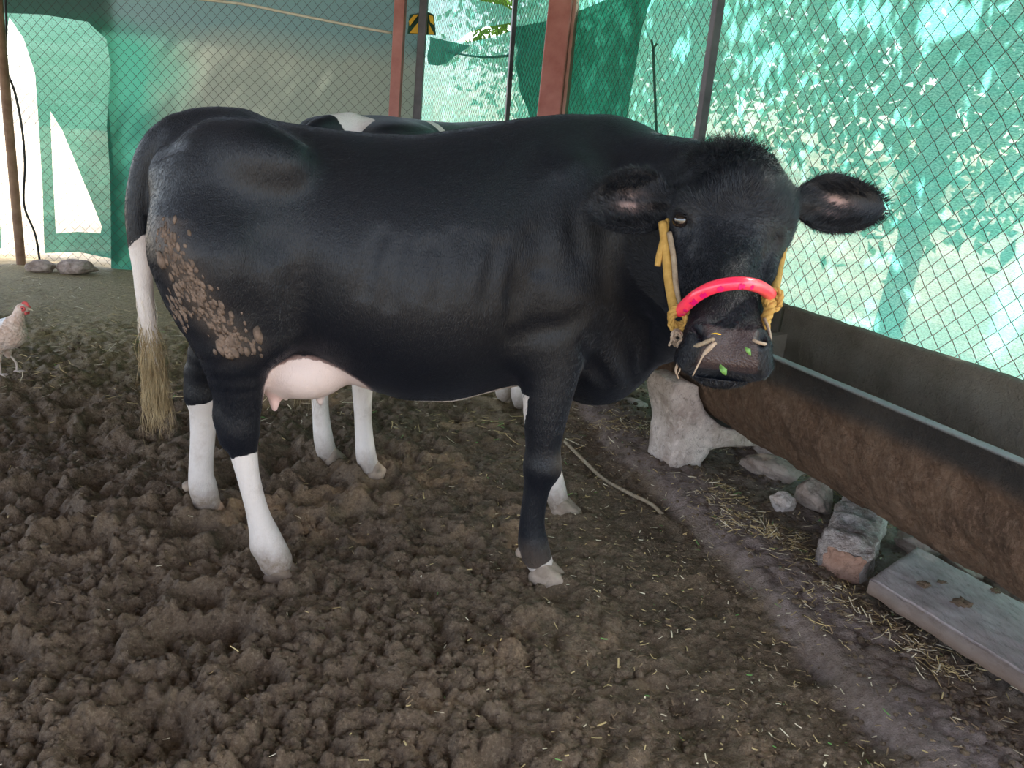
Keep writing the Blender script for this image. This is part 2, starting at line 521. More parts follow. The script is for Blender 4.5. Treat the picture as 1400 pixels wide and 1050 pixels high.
def ground_h(x, y, full=True):
    x = np.asarray(x, float); y = np.asarray(y, float)
    kx = kerb_x(y)
    near = 1 - sstep(3.6, 5.6, y)
    rt = sstep(-.45, .55, x + .12 * (y - 2))                 # drier, flatter towards the kerb
    mud = near * (1 - .62 * rt)
    right = sstep(kx - .03, kx + .06, x + .05 * (fbm(x * 6, y * 6, 3, 40) - .5))
    mud = mud * (1 - .75 * right)
    wx = x + .05 * (fbm(x * 11, y * 11, 4, 20) - .5); wy = y + .05 * (fbm(x * 11, y * 11, 4, 30) - .5)
    h = .075 * (fbm(x * 1.7, y * 1.7, 3, 1) - .5) * (.3 + .7 * mud)
    h = h + .05 * (fbm(x * 7, y * 7, 4, 8) - .5) * (.15 + .85 * mud)
    h = h + mud * (.030 * lumps(wx, wy, .070, 2) + .022 * lumps(wx, wy, .036, 60) + .013 * lumps(wx, wy, .018, 90) - .034)
    h = h + (.15 + .5 * mud) * .006 * lumps(x, y, .011, 120) + .005 * (fbm(x * 60, y * 60, 3, 50) - .5)
    h = h + (.2 + .8 * mud) * .016 * (np.abs(fbm(x * 24, y * 24, 3, 77) - .5) * 2 - .3)
    for (fx, fy, fr, fh) in FEET:
        q = ((x - fx) ** 2 + (y - fy) ** 2) / fr ** 2
        h = h + fh * (np.exp(-(q - 1) ** 2 * 3)) 
    hp = 0 * x
    for (a, b, r, th, dp) in PR:
        m_ = (abs(x - a) < .2) & (abs(y - b) < .2)
        if x.ndim == 0 and not m_: continue
        c_, s_ = math.cos(th), math.sin(th)
        u = (x - a) * c_ + (y - b) * s_; v = -(x - a) * s_ + (y - b) * c_
        q = (u / (r * 1.25)) ** 2 + (v / r) ** 2
        hp = hp - .034 * dp * np.exp(-q * q) + .012 * np.exp(-(q - 1.9) ** 2 * 2)
    h = h + hp * (.25 + .75 * mud) * (1 - right)
    und = sstep(1.5, 1.75, x * TN[0] + y * TN[1])
    h = h + right * (.045 + .01 * (fbm(x * 10, y * 10, 3, 70) - .5)) * (1 - .8 * sstep(.22, .40, x - kx)) + und * .018 * lumps(wx, wy, .05, 33)
    h = h * (1 - sstep(6.2, 6.8, y) * .7)
    return h

# ------------------------------------------------------------------ setting: ground, roof
def build_ground():
    u = np.arange(-1.35, 1.36, .0042)
    k = .0042
    ny = int(math.log(9.5 / .75) / k)
    yy = .75 * np.exp(np.arange(ny) * k)
    U, Y = np.meshgrid(u, yy)
    X = U * (Y + .25)
    Z = ground_h(X, Y)
    V = np.stack([X, Y, Z], -1).reshape(-1, 3)
    a, b = U.shape
    i, j = np.meshgrid(np.arange(a - 1), np.arange(b - 1), indexing='ij')
    Q = np.stack([i * b + j, i * b + j + 1, (i + 1) * b + j + 1, (i + 1) * b + j], -1).reshape(-1, 4)
    me = mesh_np('floor', V, Q)
    x, y = V[:, 0], V[:, 1]
    kx = kerb_x(y)
    f1 = fbm(x * 4, y * 4, 4, 70)
    right = sstep(kx - .04, kx + .04, x + .1 * (fbm(x * 7, y * 7, 4, 40) - .5))
    dd = x - kx
    kerb = right * (1 - .45 * sstep(.18, .3, dd + .12 * (f1 - .5)) * (1 - sstep(.42, .6, dd)))
    set_attr(me, 'kerb', kerb)
    set_attr(me, 'hay', np.clip(sstep(3.1, 5.0, y + .9 * (f1 - .5)) * (1 - right) + .5 * right * sstep(.2, .5, dd), 0, 1))
    nn = x * TN[0] + y * TN[1]
    set_attr(me, 'outdoor', np.maximum(sstep(2.6, 2.75, nn), sstep(6.75, 6.95, y)))
    o = link('floor', me, None, MT['mud'])
    tag(o, kind='structure')
    # wide plain around
    V = np.array([(-40, -40, -.09), (40, -40, -.09), (40, 60, -.09), (-40, 60, -.09)], float)
    g = mesh_np('floor_outer', V, [(0, 1, 2, 3)], smooth=False)
    set_attr(g, 'outdoor', np.ones(4)); set_attr(g, 'kerb', np.zeros(4)); set_attr(g, 'hay', np.zeros(4))
    tag(link('floor.001', g, None, MT['mud']), kind='structure')
build_ground()

def build_roof():
    acc = Acc()
    # corrugated sheet roof, pitched gently up towards the open side
    n = 500
    s = np.linspace(0, 1, n)
    xs = -7.5 + s * (0)
    pts = []
    for q in range(n):
        y = -2.8 + 10.1 * q / (n - 1)
        z = .02 * math.sin(q * .75)
        xr = (2.95 - y * math.sin(PH)) / math.cos(PH)
        pts.append(V3(xr, y, 3.35 + z)); pts.append(V3(-8.2, y, 3.75 + z))
    V = np.array(pts)
    Q = [(2 * q, 2 * q + 1, 2 * q + 3, 2 * q + 2) for q in range(n - 1)]
    acc.add(V, Q)
    o = link('ceiling', acc.mesh('ceiling'), None, MT['roof'])
    tag(o, kind='structure')
build_roof()

# ------------------------------------------------------------------ fences, nets, posts
def chainlink(name, org, U, L, hgt, parent, p=.085, r=.0019, seed=0, z0=.02, outn=None):
    org = np.asarray(org, float)
    nw, nl = int(L / (p / 2)), int(hgt / (p / 2))
    i, b = np.meshgrid(np.arange(nw), np.arange(nl + 1), indexing='ij')
    a = i + ((i + b) % 2)
    X = a * p / 2; Z = b * p / 2 + z0
    X = X + .016 * (fbm(a * .11 + seed, b * .09, 3, 3) - .5) * 2 + .006 * (vnoise(a * .9 + .5, b * .9 + .5, 7) - .5)
    Z = Z + .016 * (fbm(a * .1, b * .1 + seed, 3, 13) - .5) * 2 + .006 * (vnoise(a * .9 + .5, b * .9 + .5, 9) - .5)
    off = np.where(a == i, -1, 1) * r + .03 * (fbm(a * .05 + seed, b * .06, 3, 23) - .5)
    Pp = org + X[..., None] * U + Z[..., None] * V3(0, 0, 1) + off[..., None] * outn
    th = np.arange(3) * 2 * PI / 3
    ring = r * (np.cos(th)[:, None] * U + np.sin(th)[:, None] * outn)
    V = (Pp[:, :, None, :] + ring).reshape(-1, 3)
    ii, bb, tt = np.meshgrid(np.arange(nw), np.arange(nl), np.arange(3), indexing='ij')
    base = (ii * (nl + 1) + bb) * 3
    t2 = (tt + 1) % 3
    Q = np.stack([base + tt, base + t2, base + 3 + t2, base + 3 + tt], -1).reshape(-1, 4)
    o = link(name, mesh_np(name, V, Q), parent, MT['wire'])
    o['kind'] = 'stuff'
    return o

from mathutils.geometry import delaunay_2d_cdt
def inside(pt, poly):
    x, y = pt; c = False; n = len(poly)
    for i in range(n):
        (x1, y1), (x2, y2) = poly[i], poly[i - 1]
        if (y1 > y) != (y2 > y) and x < (x2 - x1) * (y - y1) / (y2 - y1) + x1:
            c = not c
    return c
def cloth(name, outer, holes, to3d, mat, step=.12, parent=None, thick=0.):
    """flat sheet with real cut-outs; outer and holes are (u, z) loops, to3d maps them into the scene"""
    pts, eds = [], []
    for loop in [outer] + holes:
        # refine loop
        L2 = []
        for k in range(len(loop)):
            a, b = np.array(loop[k], float), np.array(loop[(k + 1) % len(loop)], float)
            m_ = max(1, int(np.linalg.norm(b - a) / step))
            for q in range(m_):
                L2.append(a + (b - a) * q / m_)
        s0 = len(pts)
        pts += [Vector(p) for p in L2]
        eds += [(s0 + k, s0 + (k + 1) % len(L2)) for k in range(len(L2))]
    o = np.array(outer)
    for uu in np.arange(o[:, 0].min() + step / 2, o[:, 0].max(), step):
        for zz in np.arange(o[:, 1].min() + step / 2, o[:, 1].max(), step):
            if inside((uu, zz), outer) and not any(inside((uu, zz), h) for h in holes):
                pts.append(Vector((uu, zz)))
    v, e, f, *_ = delaunay_2d_cdt(pts, eds, [], 0, 1e-5)
    T = []
    for t in f:
        c = sum((v[i] for i in t), Vector((0, 0))) / 3
        if inside(c, outer) and not any(inside(c, h) for h in holes):
            T.append(tuple(t))
    P = np.array([to3d(p[0], p[1]) for p in v])
    return link(name, mesh_np(name, P, None, T), parent, mat)

# right-hand fence along the trough
FN = 2.60
fr = empty('chain_link_fence', tp(FN, 4, 0), label='long rusty chain-link fence on a thin dark post running behind the trough', cat='fence')
fr_inv = lambda p: np.asarray(p) - np.array(fr.location)
chainlink('wire_mesh', fr_inv(tp(FN, .6, 0)), TD, 10.9, 3.15, fr, outn=TN, seed=3)
def steel_post(name, p0, p1, w, dpt, parent, mat, ang):
    """rectangular hollow section between two points"""
    p0, p1 = np.asarray(p0, float), np.asarray(p1, float)
    t = p1 - p0; L = np.linalg.norm(t)
    q = Vector(t).to_track_quat('Z', 'Y')
    Mx = Matrix.Translation(Vector(p0)) @ q.to_matrix().to_4x4() @ Matrix.Rotation(ang, 4, 'Z')
    return box_obj(name, (-w / 2, -dpt / 2, 0), (w / 2, dpt / 2, L), mat, parent, .004, Mx)
a0, a1 = tp(FN - .04, 3.93, 0), tp(FN - .04, 3.96, 3.3)
steel_post('post', fr_inv(a0), fr_inv(a1), .05, .05, fr, MT['dark_steel'], 0)['label'] = 'dark purple-brown square steel post'
steel_post('post', fr_inv(tp(FN - .03, 7.22, 0)), fr_inv(tp(FN - .03, 7.3, 3.3)), .04, .04, fr, MT['dark_steel'], 0)['label'] = 'thin dark steel post'
steel_post('top_rail', fr_inv(tp(FN - .02, .6, 3.18)), fr_inv(tp(FN - .02, 11.4, 3.18)), .04, .04, fr, MT['dark_steel'], 0)

def und(u, z, s):
    return .05 * (float(fbm(np.array(u * 1.3 + s), np.array(z * 1.1), 3, 15)) - .5) + .012 * math.sin(u * 5 + z * 2)
def uz_right(pts, n):
    out = []
    for p in pts:
        w = at_n(*p, n); out.append((float(w @ TD), float(w[2])))
    return out
hole1 = uz_right([(624, 57), (640, 45), (665, 36), (699, 31), (700, 42), (660, 54), (640, 58)], 2.7)
hole2 = uz_right([(640, -8), (700, -10), (699, 14), (684, 6), (660, 2)], 2.7)
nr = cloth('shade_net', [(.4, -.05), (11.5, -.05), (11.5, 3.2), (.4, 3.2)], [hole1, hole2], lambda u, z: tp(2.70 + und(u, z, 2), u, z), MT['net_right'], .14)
tag(nr, 'bright teal shade net stretched behind the fence on the trough side', 'net')

# dark green cloth hanging in folds between fence and net
def drape():
    quad = [at_n(*p, 2.645) for p in [(697, 38), (890, -26), (853, 215), (728, 215)]]
    q2 = [(float(w @ TD), float(w[2])) for w in quad]
    n = 90
    V, Q = [], []
    for i in range(n + 1):
        for j in range(n + 1):
            s, t = i / n, j / n
            u = (1 - t) * ((1 - s) * q2[0][0] + s * q2[1][0]) + t * ((1 - s) * q2[3][0] + s * q2[2][0])
            z = (1 - t) * ((1 - s) * q2[0][1] + s * q2[1][1]) + t * ((1 - s) * q2[3][1] + s * q2[2][1])
            z -= .12 * math.sin(s * PI) * (1 - t) * .3
            ang = math.atan2(t + .02, 1.02 - s)
            rad = math.hypot(t, 1 - s)
            f = .022 * math.sin(ang * 15 + 1.2 * math.sin(rad * 4)) * min(1, rad * 1.6) + .012 * math.sin(ang * 31 + 2)
            V.append(tp(2.652 + f, u, z))
    for i in range(n):
        for j in range(n):
            a = i * (n + 1) + j
            Q.append((a, a + 1, a + n + 2, a + n + 1))
    o = link('hanging_cloth', mesh_np('hanging_cloth', V, Q), None, MT['drape'])
    tag(o, 'dark green folded cloth hanging behind the wire beside the thick red column', 'cloth')
drape()
# scrap of dark net knotted beside the dark corner post, and the cord running from it
sc_ = uz_right([(586, 50), (612, 56), (640, 62), (618, 82), (600, 90), (586, 88)], 2.655)
o = cloth('net_scrap', sc_, [], lambda u, z: tp(2.655 + .02 * math.sin(u * 9 + z * 14), u, z), MT['drape'], .06)
tag(o, 'crumpled scrap of dark net tied near the corner post', 'net')
V, Q, T = tube([at_n(612, 70, 2.65), at_n(640, 76, 2.65), at_n(670, 78, 2.65), at_n(697, 76, 2.65)], .012, 6)
tag(link('cord', mesh_np('cord', V, Q, T), None, MT['drape']), 'dark sagging cord across the net between two far posts', 'cord')

# thin forked rod leaning behind the net wire
rod0, rod1 = at_n(898, 200, 2.64), at_n(893, 66, 2.64)
acc = Acc()
acc.add(*tube([rod0 + (rod0 - rod1) * 2.2, rod0, rod1], .009, 7))
acc.add(*tube([rod1, rod1 + V3(-.018, 0, .05)], .008, 6)); acc.add(*tube([rod1, rod1 + V3(.02, 0, .03)], .008, 6))
mrod = simple('dark green stick', (.01, .05, .035), (.02, .08, .05), 9, .7, .2)
tag(link('stick', acc.mesh('stick'), None, mrod), 'thin dark forked stick standing behind the wire left of the dark post', 'stick')

# left / back fence
LY = 6.6
fl = empty('chain_link_fence', (-2.8, LY, 0), label='rusty chain-link fence across the back, behind the cow rump and the chicken', cat='fence')
fli = lambda p: np.asarray(p, float) - np.array(fl.location)
chainlink('wire_mesh', fli((-4.75, LY, 0)), V3(1, 0, 0), 3.85, 3.1, fl, outn=V3(0, 1, 0), seed=9)
b1, b0 = at_y(580, 0, 6.52), at_y(571, 150, 6.52)
dirp = (b1 - b0) / np.linalg.norm(b1 - b0)
steel_post('post', fli(b0 - dirp * (b0[2]) / dirp[2]), fli(b1 + dirp * .9), .078, .06, fl, MT['dark_steel'], 0)['label'] = 'dark brown steel corner post'
c0, c1 = at_y(29, 362, 6.45), at_y(2, 60, 6.45)
mb_brown = simple('weathered brown pole', (.14, .075, .045), (.26, .16, .10), 10, .8, .4)
o = link('post', mesh_np('post', *tube([fli(c0 - V3(0, 0, .1)), fli((c0 + c1) / 2), fli(c1 + (c1 - c0) * .7)], .036, 8)), fl, mb_brown)
o['label'] = 'leaning brown wooden pole'
cab = [at_y(*p, 6.5) for p in [(6, -30), (9, 40), (7, 88), (20, 125), (30, 175), (34, 225), (33, 280), (48, 320), (55, 360)]]
tag(link('cable', mesh_np('cable', *tube(cab, .009, 6)), None, MT['black']), 'thin black cable hanging beside the bright gap in the back fence', 'cable')
def red_post():
    q1, q0 = at_y(548, 0, 6.42), at_y(540, 150, 6.42)
    d = (q1 - q0) / np.linalg.norm(q1 - q0)
    base = q0 - d * q0[2] / d[2]
    r = empty('steel_post', base, label='slim red oxide steel post standing before the back fence', cat='post')
    steel_post('shaft', (0, 0, 0), q1 + d * 1.0 - base, .105, .08, r, MT['red_steel'], 0)
    box_obj('base_plate', (-.1, -.1, 0), (.1, .1, .012), MT['red_steel'], r)
red_post()
def column():
    # hot-rolled column seen on its corner: web face and flange
    D = 5.95
    q1, q0 = at_depth(771, 0, D), at_depth(755, 155, D)
    d = (q1 - q0) / np.linalg.norm(q1 - q0)
    base = q0 - d * q0[2] / d[2]
    r = empty('steel_column', base, label='thick red oxide steel roof column rising behind the cow withers', cat='column')
    L = 3.4
    q = Vector(d).to_track_quat('Z', 'Y').to_matrix().to_4x4() @ Matrix.Rotation(math.radians(-12), 4, 'Z')
    box_obj('shaft', (-.085, -.085, 0), (.10, .085, L), MT['red_steel'], r, .012, q)
    box_obj('side_strip', (-.112, -.05, 0), (-.086, .05, L), simple('paler red steel', (.30, .14, .11), (.42, .22, .18), 8, .6, .2), r, .003, q)  # left strip in a paler red than the shaft
    box_obj('base_plate', (-.17, -.17, 0), (.17, .17, .015), MT['red_steel'], r)
column()

# left net with cut-outs, tarp, pale rope, yellow board
def uz_left(pts, y=6.7):
    return [(float(at_y(*p, y)[0]), float(at_y(*p, y)[2])) for p in pts]
holeA = uz_left([(12, 24), (31, 52), (47, 100), (51, 150), (58, 250), (62, 352), (2, 354), (-6, 90), (6, 60)])
sun_patch_hole = uz_left([(68, 152), (84, 178), (108, 236), (139, 310), (137, 319), (106, 317), (77, 319), (72, 240)])  # triangle cut out to stand in for a sunlit patch on the net
nl_ = cloth('shade_net', [(-4.95, .10), (-4.3, .06), (-3.9, .11), (-3.43, .05), (-3.44, 3.15), (-4.95, 3.15)], [holeA, sun_patch_hole],
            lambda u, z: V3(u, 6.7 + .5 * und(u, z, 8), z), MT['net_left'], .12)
tag(nl_, 'green shade net on the back fence, cut open in a triangle to stand for a sun patch', 'net')
tv = uz_left([(152, 90), (146, 172), (150, 240), (152, 372), (560, 430), (592, -140), (-30, -140), (-24, 16), (60, 20), (120, 30), (146, 54)], 6.65)
o = cloth('tarpaulin', tv, [], lambda u, z: V3(u, 6.65 + .4 * und(u, z, 5), z), MT['tarp'], .12)
tag(o, 'grey-brown tarpaulin hung over the green net at the back', 'tarpaulin')
V, Q, T = tube([at_y(*p, 6.58) for p in [(215, -14), (270, -2), (335, 6), (390, 17), (440, 27), (490, 37), (536, 45)]], .011, 6)
tag(link('rope', mesh_np('rope', V, Q, T), None, MT['fence_rope']), 'pale rope sagging across the top of the back fence', 'rope')
yb = empty('yellow_board', at_y(577, 35, 6.56), label='yellow and dark striped board wedged between the two back posts', cat='board')
def plate(name, pxs, y, mat, parent, th=.01):
    P = [at_y(*p, y) - np.array(parent.location) for p in pxs]
    n = len(P)
    V = P + [p + V3(0, th, 0) for p in P]
    import bmesh
    bm = bmesh.new()
    vs = [bm.verts.new(v) for v in V]
    bm.faces.new(vs[:n]); bm.faces.new(vs[n:][::-1])
    for k in range(n):
        bm.faces.new((vs[k], vs[(k + 1) % n], vs[n + (k + 1) % n], vs[n + k]))
    bmesh.ops.recalc_face_normals(bm, faces=bm.faces)
    me = bpy.data.meshes.new(name); bm.to_mesh(me); bm.free()
    return link(name, me, parent, mat)
plate('panel', [(557, 46), (560, 20), (585, 16), (593, 20), (596, 48)], 6.60, mrod, yb)
plate('stripe', [(559, 29), (566, 20), (572, 20), (560, 36)], 6.585, MT['paint_yellow'], yb)
plate('stripe', [(560, 45), (577, 24), (579, 44), (578, 46)], 6.585, MT['paint_yellow'], yb)
plate('stripe', [(586, 20), (592, 22), (593, 34), (588, 30)], 6.585, MT['paint_yellow'], yb)
plate('stripe', [(586, 32), (594, 47), (586, 47)], 6.585, MT['paint_yellow'], yb)

# trees beyond the net: their leaves throw the dappled light on it
def tree(loc, h, cr, nleaf, seed, label):
    rg = np.random.default_rng(seed)
    r = empty('tree', loc, label=label, cat='tree', group='trees beyond the net')
    acc = Acc()
    acc.add(*tube([(0, 0, -.1), (.05, .02, h * .4), (-.05, .05, h * .75), (0, 0, h)], [.12, .09, .06, .02], 8))
    for q in range(9):
        a = q * 2.4; z = h * (.3 + .06 * q)
        e_ = np.array([math.cos(a) * cr * .75, math.sin(a) * cr * .75, z + cr * .5])
        acc.add(*tube([(0, 0, z), e_ * .5 + V3(0, 0, z * .45), e_], [.045, .03, .01], 6))
    link('trunk', acc.mesh('trunk'), r, mb_brown)
    c = rg.normal(size=(nleaf // 12, 3)); c /= np.linalg.norm(c, axis=1)[:, None]
    c *= (rg.random(len(c)) ** .45)[:, None] * np.array([cr, cr, h * .42]); c[:, 2] += h * .60
    P = np.repeat(c, 12, 0) + rg.normal(size=(len(c) * 12, 3)) * .16
    # gaps cut in the crown so sun patches land at chosen spots
    W = P + np.array(loc)
    dn = (W @ TN - 2.7) / (SDIR @ TN)
    G = W - dn[:, None] * SDIR
    keep = np.ones(len(P), bool)
    for (cd, cz, rd, rz) in GAPS:
        keep &= ((G @ TD - cd) / rd) ** 2 + ((G[:, 2] - cz) / rz) ** 2 > 1
    P = P[keep]
    n = len(P)
    a = rg.normal(size=(n, 3)); a /= np.linalg.norm(a, axis=1)[:, None]
    b = np.cross(a, rg.normal(size=(n, 3))); b /= np.linalg.norm(b, axis=1)[:, None]
    s = rg.uniform(.03, .06, n)[:, None]
    V = np.stack([P - a * s * 1.5, P - b * s * .7, P + a * s * 1.5, P + b * s * .7], 1).reshape(-1, 3)
    Q = np.arange(n * 4).reshape(n, 4)
    o = link('leaves', mesh_np('leaves', V, Q, smooth=False), r, MT['leaf_tree'])
    o['kind'] = 'stuff'
m = MB('tree leaf')
lc = m.mix(m.noise(m.coord(), 1.5, 2).outputs[0], (.06, .16, .02), (.16, .30, .05))
df = m.n('BsdfDiffuse', Color=lc); tl = m.n('BsdfTranslucent', Color=lc)
mx = m.n('MixShader', _0=.4, _1=df, _2=tl)
m.t.links.new(mx.outputs[0], m.out.inputs[0])
MT['leaf_tree'] = m.m
GAPS = []  # leaf-free ovals, shaped to put sun patches on the net
for (gx, gy, rx, ry) in ((1305, 22, 60, 34), (1338, 130, 16, 60), (1322, 220, 12, 30), (1385, 410, 34, 90), (1215, 362, 36, 16), (1250, 405, 30, 14), (1170, 445, 30, 12), (930, 70, 20, 14), (1012, 40, 22, 12), (1180, 20, 40, 14)):
    q0, q1, q2 = at_n(gx, gy, 2.7), at_n(gx + rx, gy, 2.7), at_n(gx, gy + ry, 2.7)
    GAPS.append((float(q0 @ TD), float(q0[2]), abs(float((q1 - q0) @ TD)), abs(float((q2 - q0)[2]))))
tl_ = 'leafy tree standing beyond the teal net, dappling it with light'
tree(tp(4.6, 2.3, 0), 4.6, 1.5, 9000, 1, tl_)
tree(tp(5.0, 4.6, 0), 5.0, 1.6, 9000, 2, tl_)
tree(tp(4.8, 7.8, 0), 6.6, 1.9, 17000, 3, tl_)
tree(tp(5.0, 11.0, 0), 6.8, 2.1, 17000, 4, tl_)

# ------------------------------------------------------------------ concrete feed trough
def trough_unit(d0, d1, label, seed):
    r = empty('feed_trough', tp(2.15, (d0 + d1) / 2, 0), label=label, cat='trough', group='concrete feed troughs in a row')
    org = np.array(r.location)
    R0, TH = .29, .045
    cz = .50
    prof = []
    def add(n, z, k): prof.append((n, z, k))
    # outer skin from front rim down round to back rim, then inner skin back
    for q in range(9): add(2.15 - R0 + .006 * math.sin(q), .65 - (.65 - cz) * q / 9, 0)
    for q in range(33):
        a = PI + PI * q / 32
        add(2.15 + R0 * math.cos(a), cz + R0 * math.sin(a), 0)
    for q in range(1, 8): add(2.15 + R0, cz + (.715 - cz) * q / 7, 0)
    add(2.15 + R0 - .006, .722, 2); add(2.15 + R0 - TH + .006, .722, 2)
    for q in range(0, 8): add(2.15 + R0 - TH, .715 - (.715 - cz) * q / 8, 1)
    for q in range(33):
        a = 2 * PI - PI * q / 32
        add(2.15 + (R0 - TH) * math.cos(a), cz + (R0 - TH) * math.sin(a), 1)
    for q in range(1, 9): add(2.15 - R0 + TH, cz + (.648 - cz) * q / 8, 1)
    add(2.15 - R0 + TH - .004, .656, 3); add(2.15 - R0 + .004, .656, 3)
    prof = np.array(prof)
    m_, nl = len(prof), 420
    ds = np.linspace(d0, d1, nl)
    I, J = np.meshgrid(np.arange(nl), np.arange(m_), indexing='ij')
    n = prof[J, 0]; z = prof[J, 1]; d = ds[I]
    arc = J * .02
    rough = (fbm(d * 7, arc * 9 + seed, 4, 5) - .5) * .022 + (fbm(d * 30 + arc * 30, arc * 16, 4, 25) - .5) * .020 - .010 * sstep(.60, .75, fbm(d * 16 + arc * 12, arc * 14, 3, 45))
    cen = np.stack([n - 2.15, z - cz], -1); ln = np.linalg.norm(cen, axis=-1) + 1e-6
    outer = (prof[J, 2] == 0)
    amt = np.where(outer, 1., .35) * (1 - .75 * sstep(.54, .60, z))
    n = n + cen[..., 0] / ln * rough * amt; z = z + cen[..., 1] / ln * rough * amt
    edge = (prof[J, 2] == 2)
    z = z + edge * (fbm(d * 14, d * 0 + seed, 3, 6) - .5) * .007
    P = tp_arr(n, d, z) - org
    V = P.reshape(-1, 3)
    i, j = np.meshgrid(np.arange(nl - 1), np.arange(m_), indexing='ij'); j2 = (j + 1) % m_
    Q = np.stack([i * m_ + j, i * m_ + j2, (i + 1) * m_ + j2, (i + 1) * m_ + j], -1).reshape(-1, 4)
    # end rings
    T = []
    half = m_ // 2
    def ring(b, flip):
        for q in range(half - 1):
            a_, b_, c_, d_ = b + q, b + q + 1, b + m_ - 2 - q, b + m_ - 1 - q
            T.append((a_, b_, c_) if not flip else (a_, c_, b_)); T.append((a_, c_, d_) if not flip else (a_, d_, c_))
    ring(0, True); ring((nl - 1) * m_, False)
    me = mesh_np('channel', V, Q, T)
    zz = z.ravel(); kk = prof[J, 2].ravel(); aa = arc.ravel(); dd = d.ravel()
    set_attr(me, 'rim', np.where(kk == 3, 1., 0.))
    set_attr(me, 'inner', np.where((kk == 1) | (kk == 2), 1., 0.))
    set_attr(me, 'wet', np.where(kk == 0, sstep(.535, .60, zz + .05 * (fbm(dd * 3, aa * 5, 4, 66) - .5)) * (n.ravel() < 2.15), 0))
    link('channel', me, r, MT['trough'])
    # end wall
    P2 = [(2.15 - R0 + TH, .55)] + [(2.15 + (R0 - TH) * math.cos(PI + PI * q / 16), cz + (R0 - TH) * math.sin(PI + PI * q / 16)) for q in range(17)] + [(2.15 + R0 - TH, .60)]
    for dd0 in ([d1 - .05] if seed == 1 else [d1 - .05]):
        k = len(P2)
        V = [tp(a, dd0, b) - org for a, b in P2] + [tp(a, dd0 + .045, b) - org for a, b in P2]
        c0 = len(V); V += [tp(2.15, dd0, .45) - org, tp(2.15, dd0 + .045, .45) - org]
        Tt = []
        for q in range(k):
            q2 = (q + 1) % k
            Tt += [(c0, q2, q), (c0 + 1, k + q, k + q2), (q, q2, k + q2), (q, k + q2, k + q)]
        me = mesh_np('end_wall', V, None, Tt, False)
        nV = len(V)
        set_attr(me, 'inner', np.ones(nV)); set_attr(me, 'wet', np.zeros(nV)); set_attr(me, 'rim', np.zeros(nV))
        link('end_wall', me, r, MT['trough'])
    return r
def tp_arr(n, d, z):
    return n[..., None] * TN + d[..., None] * TD + z[..., None] * V3(0, 0, 1)
trough_unit(.55, 2.79, 'long mud-smeared concrete feed trough with a grey rim, nearest the camera on the right', 1)
trough_unit(2.815, 5.0, 'farther concrete feed trough, joined end to end behind the cow muzzle', 2)

def cradle(d0, d1, label, seed):
    outer = [(1.785, -.06), (1.79, .10), (1.785, .22), (1.765, .30), (1.735, .37), (1.745, .425), (1.80, .43), (1.852, .415)]
    seat = [(2.15 + .305 * math.cos(a), .50 + .305 * math.sin(a)) for a in np.linspace(PI + .30, 2 * PI - .30, 22)]
    right = [(4.30 - n, z) for n, z in outer[::-1]]
    under = [(2.365, -.06), (2.36, .05), (2.33, .10), (2.24, .125), (2.06, .125), (1.98, .115), (1.945, .06), (1.94, -.06)]
    loop = outer + seat + right + under
    import bmesh
    bm = bmesh.new()
    k = 7
    rg = random.Random(seed)
    c = tp(2.15, (d0 + d1) / 2, 0)
    f = bm.faces.new([bm.verts.new(tp(n, d0, z) - c) for n, z in loop])
    r = bmesh.ops.extrude_face_region(bm, geom=[f])
    vs = [e for e in r['geom'] if isinstance(e, bmesh.types.BMVert)]
    bmesh.ops.translate(bm, vec=Vector(TD * (d1 - d0)), verts=vs)
    bmesh.ops.triangulate(bm, faces=[g for g in bm.faces if len(g.verts) > 4])
    bmesh.ops.subdivide_edges(bm, edges=[e for e in bm.edges if e.calc_length() > .05], cuts=2, use_grid_fill=True)
    bmesh.ops.triangulate(bm, faces=bm.faces)
    bmesh.ops.subdivide_edges(bm, edges=[e for e in bm.edges if e.calc_length() > .03], cuts=1)
    bmesh.ops.recalc_face_normals(bm, faces=bm.faces)
    for v in bm.verts:
        q = v.co * 14 + Vector((seed, 0, 0))
        v.co += mnoise.noise_vector(q) * .007 + mnoise.noise_vector(q * 4) * .004
    me = bpy.data.meshes.new('trough_stand'); bm.to_mesh(me); bm.free()
    me.polygons.foreach_set('use_smooth', np.full(len(me.polygons), True))
    o = link('trough_stand', me, None, MT['concrete'])
    o.location = c
    return tag(o, label, 'stand')
cradle(2.60, 2.80, 'pale concrete cradle with a curved seat under the trough joint, behind the front hooves', 1)

